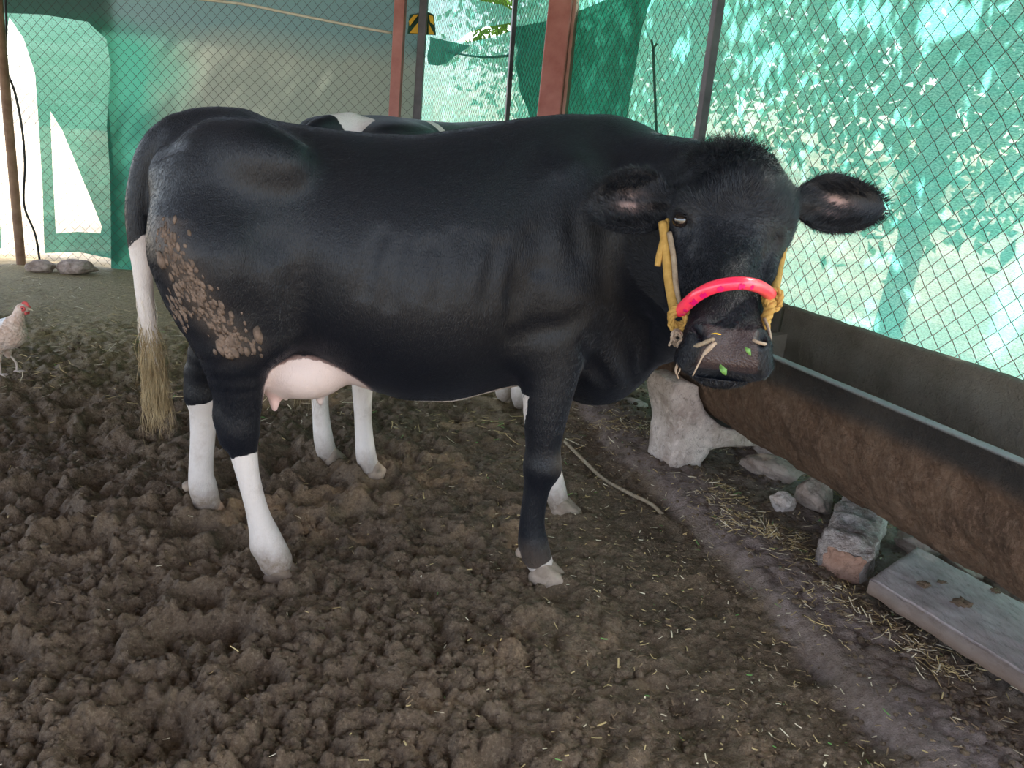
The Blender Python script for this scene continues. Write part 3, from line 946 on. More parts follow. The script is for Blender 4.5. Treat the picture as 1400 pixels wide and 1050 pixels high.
# broken concrete log lying under the trough
def log():
    p0, p1 = V3(1.16, 2.32, .055), V3(1.56, 3.02, .055)
    r = empty('concrete_log', (p0 + p1) / 2, label='rough mud-caked log with a reddish cut end lying under the trough', cat='log')
    org = (p0 + p1) / 2
    ax = (p1 - p0) / np.linalg.norm(p1 - p0); sd = np.cross(ax, V3(0, 0, 1))
    n, s = 90, 64
    V = []
    for i in range(n + 1):
        t = i / n
        c = p0 + (p1 - p0) * t - org
        sc = 1.0 - .06 * t
        for j in range(s):
            a = 2 * PI * j / s
            x = abs(math.cos(a)) ** .62 * (1 if math.cos(a) > 0 else -1) * .088
            z = abs(math.sin(a)) ** .62 * (1 if math.sin(a) > 0 else -1) * .078
            f = 1 + .22 * (float(mnoise.fractal(Vector((t * 14, math.cos(a) * 1.6 + 5, math.sin(a) * 1.6)), 1, 2, 5)))
            f *= 1 - .25 * max(0, (.05 - t) / .05) ** 2
            V.append(c + (sd * x + V3(0, 0, z)) * f * sc)
    i, j = np.meshgrid(np.arange(n), np.arange(s), indexing='ij'); j2 = (j + 1) % s
    Q = np.stack([i * s + j, i * s + j2, (i + 1) * s + j2, (i + 1) * s + j], -1).reshape(-1, 4)
    link('trunk', mesh_np('trunk', V, Q), r, simple('caked log', (.16, .105, .08), (.70, .60, .56), 13, .95, 1., 60, bd=.02, speck=.6))
    # cut face
    V2 = []; rings = 12
    for q in range(rings + 1):
        for j in range(s):
            v = np.array(V[j]); cc = p0 - org
            k = q / rings
            pnt = cc + (v - cc) * (1 - k) - ax * (.014 * math.sin(k * PI / 2) + .012 * (float(mnoise.noise(Vector((v[0] * 20 * (1 - k), v[2] * 20 * (1 - k), 3))))))
            V2.append(pnt)
    i, j = np.meshgrid(np.arange(rings), np.arange(s), indexing='ij'); j2 = (j + 1) % s
    Q = np.stack([i * s + j, (i + 1) * s + j, (i + 1) * s + j2, i * s + j2], -1).reshape(-1, 4)
    o = link('cut_end', mesh_np('cut_end', V2, Q), r, simple('reddish cut face', (.26, .135, .09), (.40, .24, .175), 14, .95, .9, 50, bd=.012, speck=.6))
    o['label'] = 'reddish brown broken end'
log()

# flat stone slab
def slab():
    zt = .10
    c = [V3(1.183, 2.173, zt), V3(1.454, 2.425, zt), V3(1.86, 1.66, zt), V3(1.60, 1.36, zt)]
    cen = sum(c) / 4
    n = 60
    acc = Acc()
    th = .055
    top, bot = [], []
    for i in range(n + 1):
        for j in range(n + 1):
            s, t = i / n, j / n
            p = (1 - t) * ((1 - s) * c[0] + s * c[1]) + t * ((1 - s) * c[3] + s * c[2])
            e = min(s, 1 - s, t, 1 - t)
            w = .006 * (mnoise.noise(Vector(p) * 22)) * (1 if e == 0 else 0)
            p = p + V3(w, w, 0)
            z = .0035 * mnoise.fractal(Vector(p) * 18, 1, 2, 4) - (.006 if e == 0 else 0)
            top.append(p + V3(0, 0, z) - cen); bot.append(p - V3(0, 0, th + .008 * mnoise.noise(Vector(p) * 9)) - cen)
    V = top + bot
    m1 = (n + 1) ** 2
    Q = []
    for i in range(n):
        for j in range(n):
            a = i * (n + 1) + j
            Q.append((a, a + n + 1, a + n + 2, a + 1)); Q.append((m1 + a, m1 + a + 1, m1 + a + n + 2, m1 + a + n + 1))
    def side(idx):
        for a, b in zip(idx[:-1], idx[1:]):
            Q.append((a, b, m1 + b, m1 + a))
    side([i * (n + 1) for i in range(n + 1)]); side([(n + 1) * n + j for j in range(n + 1)])
    side([(n - i) * (n + 1) + n for i in range(n + 1)]); side([n - j for j in range(n + 1)])
    o = link('stone_slab', mesh_np('stone_slab', V, Q), None,
             simple('grey stone slab', (.30, .235, .225), (.47, .40, .385), 12, .9, .55, 90, bd=.004, spec=.2, stretch=(1, .35, 1), speck=.45))
    o.location = cen
    b = o.modifiers.new('bevel', 'BEVEL'); b.width = .004; b.limit_method = 'ANGLE'
    slm = bpy.data.materials['grey stone slab']
    nt = slm.node_tree; bs = [q for q in nt.nodes if q.type == 'BSDF_PRINCIPLED'][0]
    src = bs.inputs['Base Color'].links[0].from_socket
    at = nt.nodes.new('ShaderNodeAttribute'); at.attribute_name = 'soil'
    mxn = nt.nodes.new('ShaderNodeMix'); mxn.data_type = 'RGBA'
    nt.links.new(at.outputs['Fac'], mxn.inputs[0]); nt.links.new(src, mxn.inputs[6]); mxn.inputs[7].default_value = (.13, .085, .06, 1)
    nt.links.new(mxn.outputs[2], bs.inputs['Base Color'])
    ed = [.55 if (q // (n + 1) in (0, n) or q % (n + 1) in (0, n)) else 0. for q in range(m1)]
    set_attr(o.data, 'soil', ed + [1.] * m1)
    tag(o, 'flat grey stone slab lying below the trough at the right edge', 'slab')
slab()
def clod(px, py, z, size, seed, label):
    p = at_z(px, py, z)
    o = link('dung_clod', rock_mesh('dung_clod', size, seed, 4, 4, .55), None, MT['dung'])
    o.location = p + V3(0, 0, size[2] * .45)
    tag(o, label, 'dung')
clod(1314, 826, .10, (.026, .022, .015), 31, 'round dung clod in the middle of the grey slab')
clod(1262, 801, .10, (.018, .014, .010), 32, 'small crumbly dung clod near the far end of the grey slab')
clod(1288, 797, .10, (.017, .008, .005), 33, 'thin smear of dung between the two clods on the slab')
clod(1361, 809, .10, (.014, .010, .009), 34, 'small dark clod at the trough side of the slab')

# rocks along the foot of the trough
def rock(px, py, z, size, seed, rot, label, mat='stone', group='rocks under the trough'):
    p = at_z(px, py, z)
    o = link('rock', rock_mesh('rock', size, seed), None, MT[mat])
    o.location = (p[0], p[1], max(size[2] * .55, 0) + .01)
    o.rotation_euler = (0, 0, rot)
    tag(o, label, 'rock', group)
rock(1012, 612, 0, (.085, .07, .075), 3, .4, 'grey-brown rock wedged under the trough beside the concrete cradle')
rock(1052, 657, 0, (.15, .085, .065), 5, -.5, 'broad flat-topped reddish rock, largest of the row under the trough')
rock(1066, 700, 0, (.055, .055, .05), 8, .9, 'small pale pinkish rock in front of the broad rock', 'concrete')
rock(1110, 700, 0, (.075, .08, .09), 9, .2, 'brown rock leaning on the far side of the log')
rock(1262, 752, .03, (.11, .07, .055), 12, -.6, 'grey rock under the trough behind the slab corner')
rock(1318, 780, .03, (.09, .05, .05), 14, -.7, 'low rock under the trough behind the middle of the slab')
rock(1376, 806, .03, (.10, .055, .045), 15, -.7, 'brown rock under the trough at the right edge of the picture')
rock(947, 626, 0, (.06, .05, .02), 17, .3, 'low whitish block on the ground just right of the cradle leg', 'concrete')
rock(831, 552, 0, (.07, .06, .05), 21, .5, 'grey rubble lump under the cow dewlap', 'concrete')
rock(862, 558, 0, (.09, .05, .03), 22, .1, 'flat grey rubble piece between dewlap and cradle', 'concrete')
rock(796, 551, 0, (.07, .06, .06), 23, .9, 'pale rubble piece behind the front knees of the cow', 'concrete')
rock(108, 374, 0, (.17, .11, .07), 25, .1, 'smooth brown stone at the foot of the back fence left of the tail')
rock(60, 372, 0, (.13, .1, .06), 26, .6, 'sunlit stone at the foot of the leaning pole')

# ------------------------------------------------------------------ implicit surfaces for the animals
class Field:
    def __init__(s, ax, ay, az):
        s.a = [np.asarray(a, np.float32) for a in (ax, ay, az)]
        s.F = np.full([len(a) for a in s.a], .4, np.float32)
    def sl(s, lo, hi):
        r, P = [], []
        for q in range(3):
            i0 = int(np.searchsorted(s.a[q], lo[q])); i1 = int(np.searchsorted(s.a[q], hi[q]))
            r.append(slice(i0, i1)); sh = [1, 1, 1]; sh[q] = -1
            P.append(s.a[q][i0:i1].reshape(sh))
        return tuple(r), P
    def add(s, fn, lo, hi, k=.03, sub=False):
        lo = np.asarray(lo) - k - .03; hi = np.asarray(hi) + k + .03
        r, P = s.sl(lo, hi)
        if any(q.start >= q.stop for q in r): return
        d = fn(*P).astype(np.float32)
        a = s.F[r]
        if sub:
            d = -d
            h = np.maximum(k - np.abs(a - d), 0) / k
            s.F[r] = np.maximum(a, d) + h * h * k * .25
        else:
            h = np.maximum(k - np.abs(a - d), 0) / k
            s.F[r] = np.minimum(a, d) - h * h * k * .25
    def cap(s, a, b, ra, rb, k=.03, flat=None, sub=False):
        """tapered capsule; flat=(axis vector, factor>1) squashes it along that axis"""
        a = np.asarray(a, float); b = np.asarray(b, float)
        ba = b - a; L2 = float(ba @ ba)
        def fn(X, Y, Z):
            px, py, pz = X - a[0], Y - a[1], Z - a[2]
            h = np.clip((px * ba[0] + py * ba[1] + pz * ba[2]) / L2, 0, 1)
            qx, qy, qz = px - h * ba[0], py - h * ba[1], pz - h * ba[2]
            d2 = qx * qx + qy * qy + qz * qz
            if flat is not None:
                w, f = flat; w = np.asarray(w, float) / np.linalg.norm(w)
                c = qx * w[0] + qy * w[1] + qz * w[2]
                d2 = d2 + c * c * (f * f - 1)
            return np.sqrt(d2) - (ra + (rb - ra) * h)
        R = max(ra, rb)
        s.add(fn, np.minimum(a, b) - R, np.maximum(a, b) + R, k, sub)
    def chain(s, pts, k=.03, flat=None, sub=False):
        P = np.array(pts, float)
        if len(P) > 2: P = catmull(P, 3)
        def fn(X, Y, Z):
            best = None
            for a, b in zip(P[:-1], P[1:]):
                ba = b[:3] - a[:3]; L2 = float(ba @ ba) + 1e-12
                px, py, pz = X - a[0], Y - a[1], Z - a[2]
                h = np.clip((px * ba[0] + py * ba[1] + pz * ba[2]) / L2, 0, 1)
                qx, qy, qz = px - h * ba[0], py - h * ba[1], pz - h * ba[2]
                d2 = qx * qx + qy * qy + qz * qz
                if flat is not None:
                    w, f = flat; w = np.asarray(w, float) / np.linalg.norm(w)
                    c = qx * w[0] + qy * w[1] + qz * w[2]
                    d2 = d2 + c * c * (f * f - 1)
                d = np.sqrt(d2) - (a[3] + (b[3] - a[3]) * h)
                best = d if best is None else np.minimum(best, d)
            return best
        r = P[:, 3].max()
        s.add(fn, P[:, :3].min(0) - r, P[:, :3].max(0) + r, k, sub)
    def ell(s, c, r, k=.03, R=None, sub=False):
        """ellipsoid; R = 3x3 rows are its axes"""
        c = np.asarray(c, float); r = np.asarray(r, float)
        R = np.eye(3) if R is None else np.asarray(R, float)
        def fn(X, Y, Z):
            px, py, pz = X - c[0], Y - c[1], Z - c[2]
            k0 = 0.; k1 = 0.
            for q in range(3):
                v = px * R[q, 0] + py * R[q, 1] + pz * R[q, 2]
                k0 = k0 + (v / r[q]) ** 2; k1 = k1 + (v / r[q] ** 2) ** 2
            k0 = np.sqrt(k0); k1 = np.sqrt(k1) + 1e-6
            return k0 * (k0 - 1) / k1
        ext = np.sqrt(((R * r[:, None]) ** 2).sum(0))
        s.add(fn, c - ext, c + ext, k, sub)
    def surface(s):
        F, (ax, ay, az) = s.F, s.a
        S = F < 0
        nx, ny, nz = F.shape
        cell = np.zeros((nx - 1, ny - 1, nz - 1), bool)
        acc = np.zeros((nx - 1, ny - 1, nz - 1), np.uint8)
        for i in (0, 1):
            for j in (0, 1):
                for k in (0, 1):
                    acc += S[i:nx - 1 + i, j:ny - 1 + j, k:nz - 1 + k]
        cell = (acc > 0) & (acc < 8)
        idx = np.argwhere(cell)
        ids = np.full(cell.shape, -1, np.int32)
        ids[cell] = np.arange(len(idx))
        I, J, K = idx.T
        P = np.zeros((len(idx), 3)); cnt = np.zeros(len(idx))
        A = [ax, ay, az]
        for axis in range(3):
            o1, o2 = [q for q in range(3) if q != axis]
            for u in (0, 1):
                for v in (0, 1):
                    a = [I.copy(), J.copy(), K.copy()]
                    a[o1] = a[o1] + u; a[o2] = a[o2] + v
                    b = [q.copy() for q in a]; b[axis] = b[axis] + 1
                    fa = F[tuple(a)].astype(float); fb = F[tuple(b)].astype(float)
                    m_ = (fa < 0) != (fb < 0)
                    t = np.where(m_, fa / np.where(m_, fa - fb, 1), 0)
                    p = [A[q][a[q]].astype(float) for q in range(3)]
                    p[axis] = p[axis] + t * (A[axis][b[axis]] - A[axis][a[axis]])
                    for q in range(3): P[:, q] += np.where(m_, p[q], 0)
                    cnt += m_
        P /= cnt[:, None]
        Qs = []
        for axis in range(3):
            o1, o2 = [(1, 2), (2, 0), (0, 1)][axis]
            s0 = [slice(None)] * 3; s1 = [slice(None)] * 3
            s0[axis] = slice(0, -1); s1[axis] = slice(1, None)
            ch = S[tuple(s0)] != S[tuple(s1)]
            e = np.argwhere(ch)
            ok = (e[:, o1] > 0) & (e[:, o2] > 0) & (e[:, o1] < F.shape[o1] - 1) & (e[:, o2] < F.shape[o2] - 1)
            e = e[ok]
            def g(u, v):
                t = e.copy(); t[:, o1] -= u; t[:, o2] -= v
                return ids[t[:, 0], t[:, 1], t[:, 2]]
            q = np.stack([g(1, 1), g(0, 1), g(0, 0), g(1, 0)], 1)
            ins = S[e[:, 0], e[:, 1], e[:, 2]]
            q[~ins] = q[~ins][:, ::-1]
            Qs.append(q)
        return P, np.concatenate(Qs)
def smooth_mesh(P, Q, it=2, lam=.5):
    e = np.concatenate([Q[:, [0, 1]], Q[:, [1, 2]], Q[:, [2, 3]], Q[:, [3, 0]]])
    for _ in range(it):
        s = np.zeros_like(P); c = np.zeros(len(P))
        for a, b in ((0, 1), (1, 0)):
            for q in range(3):
                s[:, q] += np.bincount(e[:, a], P[e[:, b], q], len(P))
            c += np.bincount(e[:, a], minlength=len(P))
        P = P + lam * (s / np.maximum(c, 1)[:, None] - P)
    return P
def axis_pts(segs):
    """[(start, step), ..., (end, _)] -> non-uniform coordinates"""
    out = [segs[0][0]]
    for (a, st), (b, _) in zip(segs[:-1], segs[1:]):
        n = max(1, int(round((b - a) / st)))
        out += [a + (b - a) * (q + 1) / n for q in range(n)]
    return np.array(out)

def torso(F, rows, k=.05, crest=.30, cy=0.):
    """rows: t, top z, bottom z, half width"""
    R = np.array(rows, float)
    t0, t1 = R[0, 0], R[-1, 0]
    ts = np.linspace(t0, t1, 200)
    # smooth the profile
    def sm(v):
        y = np.interp(ts, R[:, 0], v)
        kx = np.hanning(15); kx /= kx.sum()
        return np.convolve(np.pad(y, 7, 'edge'), kx, 'valid')
    top, bot, hw = sm(R[:, 1]), sm(R[:, 2]), sm(R[:, 3])
    def fn(X, Y, Z):
        x = X
        T = np.interp(x.ravel(), ts, top).reshape(x.shape); B = np.interp(x.ravel(), ts, bot).reshape(x.shape)
        Wd = np.interp(x.ravel(), ts, hw).reshape(x.shape)
        c = (T + B) / 2; hh = (T - B) / 2
        w = (Z - c) / hh
        wd = Wd * (1 - crest * np.clip(w, 0, 1) ** 1.6 - .10 * np.clip(-w, 0, 1) ** 2)
        v = (Y - cy) / wd
        nrm = (np.abs(v) ** 2.25 + np.abs(w) ** 2.25) ** (1 / 2.25)
        d = (nrm - 1) * np.minimum(hh, wd) * .95
        ex = np.maximum(np.maximum(t0 - x, x - t1), 0)
        return np.sqrt(np.maximum(d, 0) ** 2 + ex ** 2) + np.minimum(d, 0) * (ex <= 0)
    F.add(fn, (t0 - .02, -hw.max(), bot.min()), (t1 + .02, hw.max(), top.max()), k)

# ---- cow heads are laid out in their own frame: x lateral, v poll->muzzle, z out of the face
class HeadFrame:
    def __init__(s, o, A, X, sc=1.):
        s.o = np.asarray(o, float); s.A = np.asarray(A, float) / np.linalg.norm(A)
        X = np.asarray(X, float); X = X - s.A * (X @ s.A); s.X = X / np.linalg.norm(X)
        s.Z = np.cross(s.A, s.X); s.sc = sc
    def p(s, x, v, z):
        return s.o + (s.X * x + s.A * v + s.Z * z) * s.sc
HV = [-.02, .0, .04, .09, .14, .19, .24, .29, .34, .39, .43, .47, .51, .55, .575]
HW = [.055, .080, .108, .124, .130, .130, .124, .112, .100, .092, .088, .090, .094, .088, .070]
HT = [-.05, -.022, .004, .014, .014, .008, .004, .004, .004, .002, .002, .004, .004, -.004, -.022]
HB = [-.14, -.17, -.20, -.225, -.245, -.255, -.25, -.235, -.21, -.18, -.155, -.14, -.13, -.115, -.09]
def add_head(F, hf, k=.03, detail=True):
    V_, W_, T_, B_ = map(np.array, (HV, HW, HT, HB))
    vs = np.linspace(V_[0], V_[-1], 160)
    def sm(y):
        y = np.interp(vs, V_, y); kx = np.hanning(13); kx /= kx.sum()
        return np.convolve(np.pad(y, 6, 'edge'), kx, 'valid')
    w_, t_, b_ = sm(W_), sm(T_), sm(B_)
    sc = hf.sc
    def fn(X, Y, Z):
        px, py, pz = X - hf.o[0], Y - hf.o[1], Z - hf.o[2]
        x = (px * hf.X[0] + py * hf.X[1] + pz * hf.X[2]) / sc
        v = (px * hf.A[0] + py * hf.A[1] + pz * hf.A[2]) / sc
        z = (px * hf.Z[0] + py * hf.Z[1] + pz * hf.Z[2]) / sc
        f = lambda y: np.interp(v.ravel(), vs, y).reshape(v.shape)
        w, t, b = f(w_), f(t_), f(b_)
        c, hh = (t + b) / 2, (t - b) / 2
        u = (z - c) / hh
        nb = np.clip((v - .22) / .08, 0, 1) * np.clip((.46 - v) / .06, 0, 1)     # nose bridge is narrower
        ww = w * (1 - (.16 + .24 * nb) * np.clip(u, 0, 1) ** 1.5 - .42 * np.clip(-u, 0, 1) ** 1.6)
        nr = (np.abs(x / ww) ** 2.7 + np.abs(u) ** 2.7) ** (1 / 2.7)
        d = (nr - 1) * np.minimum(hh, ww) * .95
        ex = np.maximum(np.maximum(V_[0] - v, v - V_[-1]), 0)
        return (np.sqrt(np.maximum(d, 0) ** 2 + ex ** 2) + np.minimum(d, 0) * (ex <= 0)) * sc
    C = np.array([hf.p(x, v, z) for x in (-.15, .15) for v in (-.03, .6) for z in (-.27, .03)])
    F.add(fn, C.min(0), C.max(0), k)
    RM = np.array([hf.X, hf.A, hf.Z])
    e = lambda x, v, z, r, kk=.02, sub=False: F.ell(hf.p(x, v, z), np.array(r) * sc, kk, RM, sub)
    e(0, .015, -.045, (.085, .055, .055), .04)                  # poll
    e(0, .565, -.09, (.058, .030, .035), .025)                 # chin
    for sd in (-1, 1):
        e(sd * .108, .165, -.035, (.032, .05, .04), .03)        # orbit
        e(sd * .098, .145, -.008, (.028, .03, .018), .03)       # brow
        e(sd * .105, .27, -.13, (.022, .11, .07), .05)          # cheek
        e(sd * .058, .515, -.008, (.034, .036, .026), .025)     # nostril wing
        e(sd * .060, .548, -.055, (.045, .030, .045), .03)      # lip
    if detail:
        for sd in (-1, 1):
            e(sd * .127, .192, -.020, (.021, .015, .016), .010, True)   # eye socket
            e(sd * .108, .235, -.022, (.013, .03, .010), .02, True)     # tear groove
            e(sd * .066, .515, .017, (.0105, .021, .022), .008, True)   # nostril
            e(sd * .078, .500, .010, (.009, .012, .015), .010, True)
            e(sd * .088, .34, -.035, (.012, .07, .02), .03, True)       # hollow beside the nose
        e(0, .24, .030, (.05, .09, .018), .03, True)
        e(0, .579, -.048, (.09, .006, .05), .006, True)                 # mouth
        e(0, .475, .022, (.07, .010, .010), .02, True)
def add_ear(F, base, tip, face, wid, k=.02, cup=.7):
    """leaf-shaped cupped ear"""
    base, tip = np.asarray(base, float), np.asarray(tip, float)
    a = tip - base; L = np.linalg.norm(a); a /= L
    n = np.asarray(face, float); n = n - a * (n @ a); n /= np.linalg.norm(n)
    b = np.cross(n, a)
    R = np.array([a, b, n])
    c = base + a * L * .55
    G = Field(F.a[0], F.a[1], F.a[2]) if False else None
    lo = np.minimum(base, tip) - wid; hi = np.maximum(base, tip) + wid
    def fn(X, Y, Z):
        px, py, pz = X - c[0], Y - c[1], Z - c[2]
        u = px * a[0] + py * a[1] + pz * a[2]
        v = px * b[0] + py * b[1] + pz * b[2]
        w = px * n[0] + py * n[1] + pz * n[2]
        t = np.clip(u / (L * .5), -1, 1)
        prof = np.sqrt(np.clip(1 - t * t, 0, 1)) * (1 - .22 * t)      # broader near the base
        half = wid * .5 * prof
        ws = w - (v / (wid * .5)) ** 2 * .035 * cup - .012 * (1 - t * t) * 0 + .01 * (1 - np.abs(t)) 
        dv = np.maximum(np.abs(v) - half, 0)
        du = np.maximum(np.abs(u) - L * .5, 0)
        return np.sqrt(dv * dv + du * du + ws * ws) - .0075
    F.add(fn, lo, hi, k)
    F.cap(base - a * .02, base + a * L * .22, .036, .022, .03)
    return R, c, L

def make_hoof(name, toe, r=.05, h=.05):
    """two claws; local origin at the ground centre, toe = heading in radians"""
    F = Field(*(np.arange(-.10, .101, .005),) * 2, np.arange(-.03, .11, .005))
    for sd in (-1, 1):
        y = sd * r * .44
        F.cap((-.012, y, h * .85), (.042, y * .8, .0), r * .50, r * .40, .008)
        F.cap((.0, y, .0), (.050, y * .8, -.005), r * .52, r * .36, .008)
        F.cap((-.03, y, .012), (0, y, .0), r * .42, r * .45, .01)
    F.add(lambda X, Y, Z: Z + .018 + 0 * X + 0 * Y, (-.1, -.1, -.03), (.1, .1, -.01), .004, True) if False else None
    P, Q = F.surface()
    P = smooth_mesh(P, Q, 1)
    c, s = math.cos(toe), math.sin(toe)
    P = np.stack([P[:, 0] * c - P[:, 1] * s, P[:, 0] * s + P[:, 1] * c, P[:, 2]], 1)
    return mesh_np(name, P, Q)

def strands(roots, dirs, L, r, seg=4, curl=0., droop=0., sides=3, seed=0, clump=0.):
    rg = np.random.default_rng(seed)
    acc = Acc()
    n = len(roots)
    L = np.broadcast_to(L, n); r = np.broadcast_to(r, n)
    ph = rg.uniform(0, 6.28, (n, 3))
    t = np.linspace(0, 1, seg + 1)
    P = roots[:, None, :] + dirs[:, None, :] * (L[:, None] * t[None])[..., None]
    P[:, :, 2] -= droop * (L[:, None] * t[None] ** 2)
    wob = np.sin(t[None, :, None] * (3 + 4 * rg.random((n, 1, 1))) + ph[:, None, :]) - np.sin(ph[:, None, :])
    P = P + wob * (curl * L)[:, None, None]
    T = np.gradient(P, axis=1); T /= np.linalg.norm(T, axis=2, keepdims=True) + 1e-9
    A = np.cross(T, np.array([.3, .5, .8])); A /= np.linalg.norm(A, axis=2, keepdims=True) + 1e-9
    B = np.cross(T, A)
    rad = (r[:, None] * (1 - t[None] * .85))[..., None, None]
    th = np.arange(sides) * 2 * PI / sides
    V = P[:, :, None, :] + rad * (np.cos(th)[None, None, :, None] * A[:, :, None, :] + np.sin(th)[None, None, :, None] * B[:, :, None, :])
    V = V.reshape(-1, 3)
    i, j, q = np.meshgrid(np.arange(n), np.arange(seg), np.arange(sides), indexing='ij')
    b = (i * (seg + 1) + j) * sides; q2 = (q + 1) % sides
    Q = np.stack([b + q, b + q2, b + sides + q2, b + sides + q], -1).reshape(-1, 4)
    return V, Q

# ------------------------------------------------------------------ the black cow
CA = math.radians(9)
COW_O = V3(-.34, 2.34, 0)
def w2l(p):
    d = np.asarray(p, float) - COW_O
    c, s = math.cos(CA), math.sin(CA)
    return V3(d[0] * c + d[1] * s, -d[0] * s + d[1] * c, d[2])
def wdir(v):
    c, s = math.cos(CA), math.sin(CA)
    return V3(v[0] * c + v[1] * s, -v[0] * s + v[1] * c, v[2])

def fur(root, P, Q, col, hf, pad, bvh, n=230000):
    rg = np.random.default_rng(4)
    T = np.concatenate([Q[:, :3], Q[:, [0, 2, 3]]])
    a, b, c = P[T[:, 0]], P[T[:, 1]], P[T[:, 2]]
    N = np.cross(b - a, c - a); A = np.linalg.norm(N, axis=1); N /= A[:, None] + 1e-12
    hd = np.linalg.norm(a - hf.p(0, .25, -.1), axis=1) < .40
    wgt = A * np.where(hd, 1.8, 1.)
    camv = w2l(CC) - a
    wgt = wgt * (np.einsum('ij,ij->i', camv, N) > -.25 * np.linalg.norm(camv, axis=1))
    pk = rg.choice(len(T), n, p=wgt / wgt.sum())
    u, v = rg.random((2, n)); sw = u + v > 1; u[sw] = 1 - u[sw]; v[sw] = 1 - v[sw]
    R0 = a[pk] + (b - a)[pk] * u[:, None] + (c - a)[pk] * v[:, None]
    Nn = N[pk]; cc = col[T[pk, 0]]
    x, y, z = R0.T
    w2 = fbm(x * 5 + y * 3, z * 5, 3, 5) - .5
    D = np.stack([-.45 - .3 * (z > .9) + 1.2 * w2, 0 * x, -1 + .0 * x], 1)
    q = (R0 - hf.o) / hf.sc; hv = q @ hf.A; hx = q @ hf.X
    on = hd[pk] & (np.linalg.norm(R0 - hf.p(0, .27, -.08), axis=1) < .36)
    sgn = np.tanh((hv - .20) / .05)
    DH = hf.A[None] * sgn[:, None] + hf.X[None] * (hx * 5 * (1 - .6 * (hv > .3)))[:, None] + hf.X[None] * (1.6 * (fbm(hx * 22 + 3, hv * 22, 2, 9) - .5) * (hv < .25))[:, None]
    D = np.where(on[:, None], DH, D)
    D = D - Nn * np.einsum('ij,ij->i', D, Nn)[:, None]
    D /= np.linalg.norm(D, axis=1)[:, None] + 1e-9
    D = D + rg.normal(size=(n, 3)) * np.where(on, .16, .05)[:, None]
    keep = (pad[T[pk, 0]] < .3) & (cc[:, 2] < .2) & (z > .04)
    for sd in (-1, 1):
        keep &= np.linalg.norm(R0 - hf.p(sd * .119, .193, -.026), axis=1) > .019
    L = np.where(on, np.where(hv < .2, .016, .009), .013) * rg.uniform(.6, 1.2, n)
    Ls = np.where(on, 1., .28)
    L = np.where(z < .5, L * .6, L)
    L = np.where(cc[:, 0] > .5, L * .6, L)
    R0, Nn, D, L, cc, Ls = R0[keep], Nn[keep], D[keep], L[keep], cc[keep], Ls[keep]
    lift = np.array([0., .16, .26, .30]); tt = np.array([0, .33, .67, 1.])
    PP = R0[:, None] - Nn[:, None] * .0008 + D[:, None] * (L[:, None] * tt)[..., None] + Nn[:, None] * ((L * Ls)[:, None] * lift)[..., None]
    hc = bpy.data.hair_curves.new('fur')
    hc.add_curves([4] * len(R0))
    hc.points.foreach_set('position', PP.astype(np.float32).ravel())
    rad = (np.array([1, .9, .65, .15]) * .00028)
    at = hc.attributes.get('radius') or hc.attributes.new('radius', 'FLOAT', 'POINT')
    at.data.foreach_set('value', np.tile(rad, len(R0)).astype(np.float32))
    ca = hc.attributes.new('coat', 'FLOAT_COLOR', 'CURVE')
    ca.data.foreach_set('color', cc.astype(np.float32).ravel())
    hc.materials.append(MT['fur'])
    o = bpy.data.objects.new('fur', hc); COL.objects.link(o); o.parent = root
    o['kind'] = 'stuff'
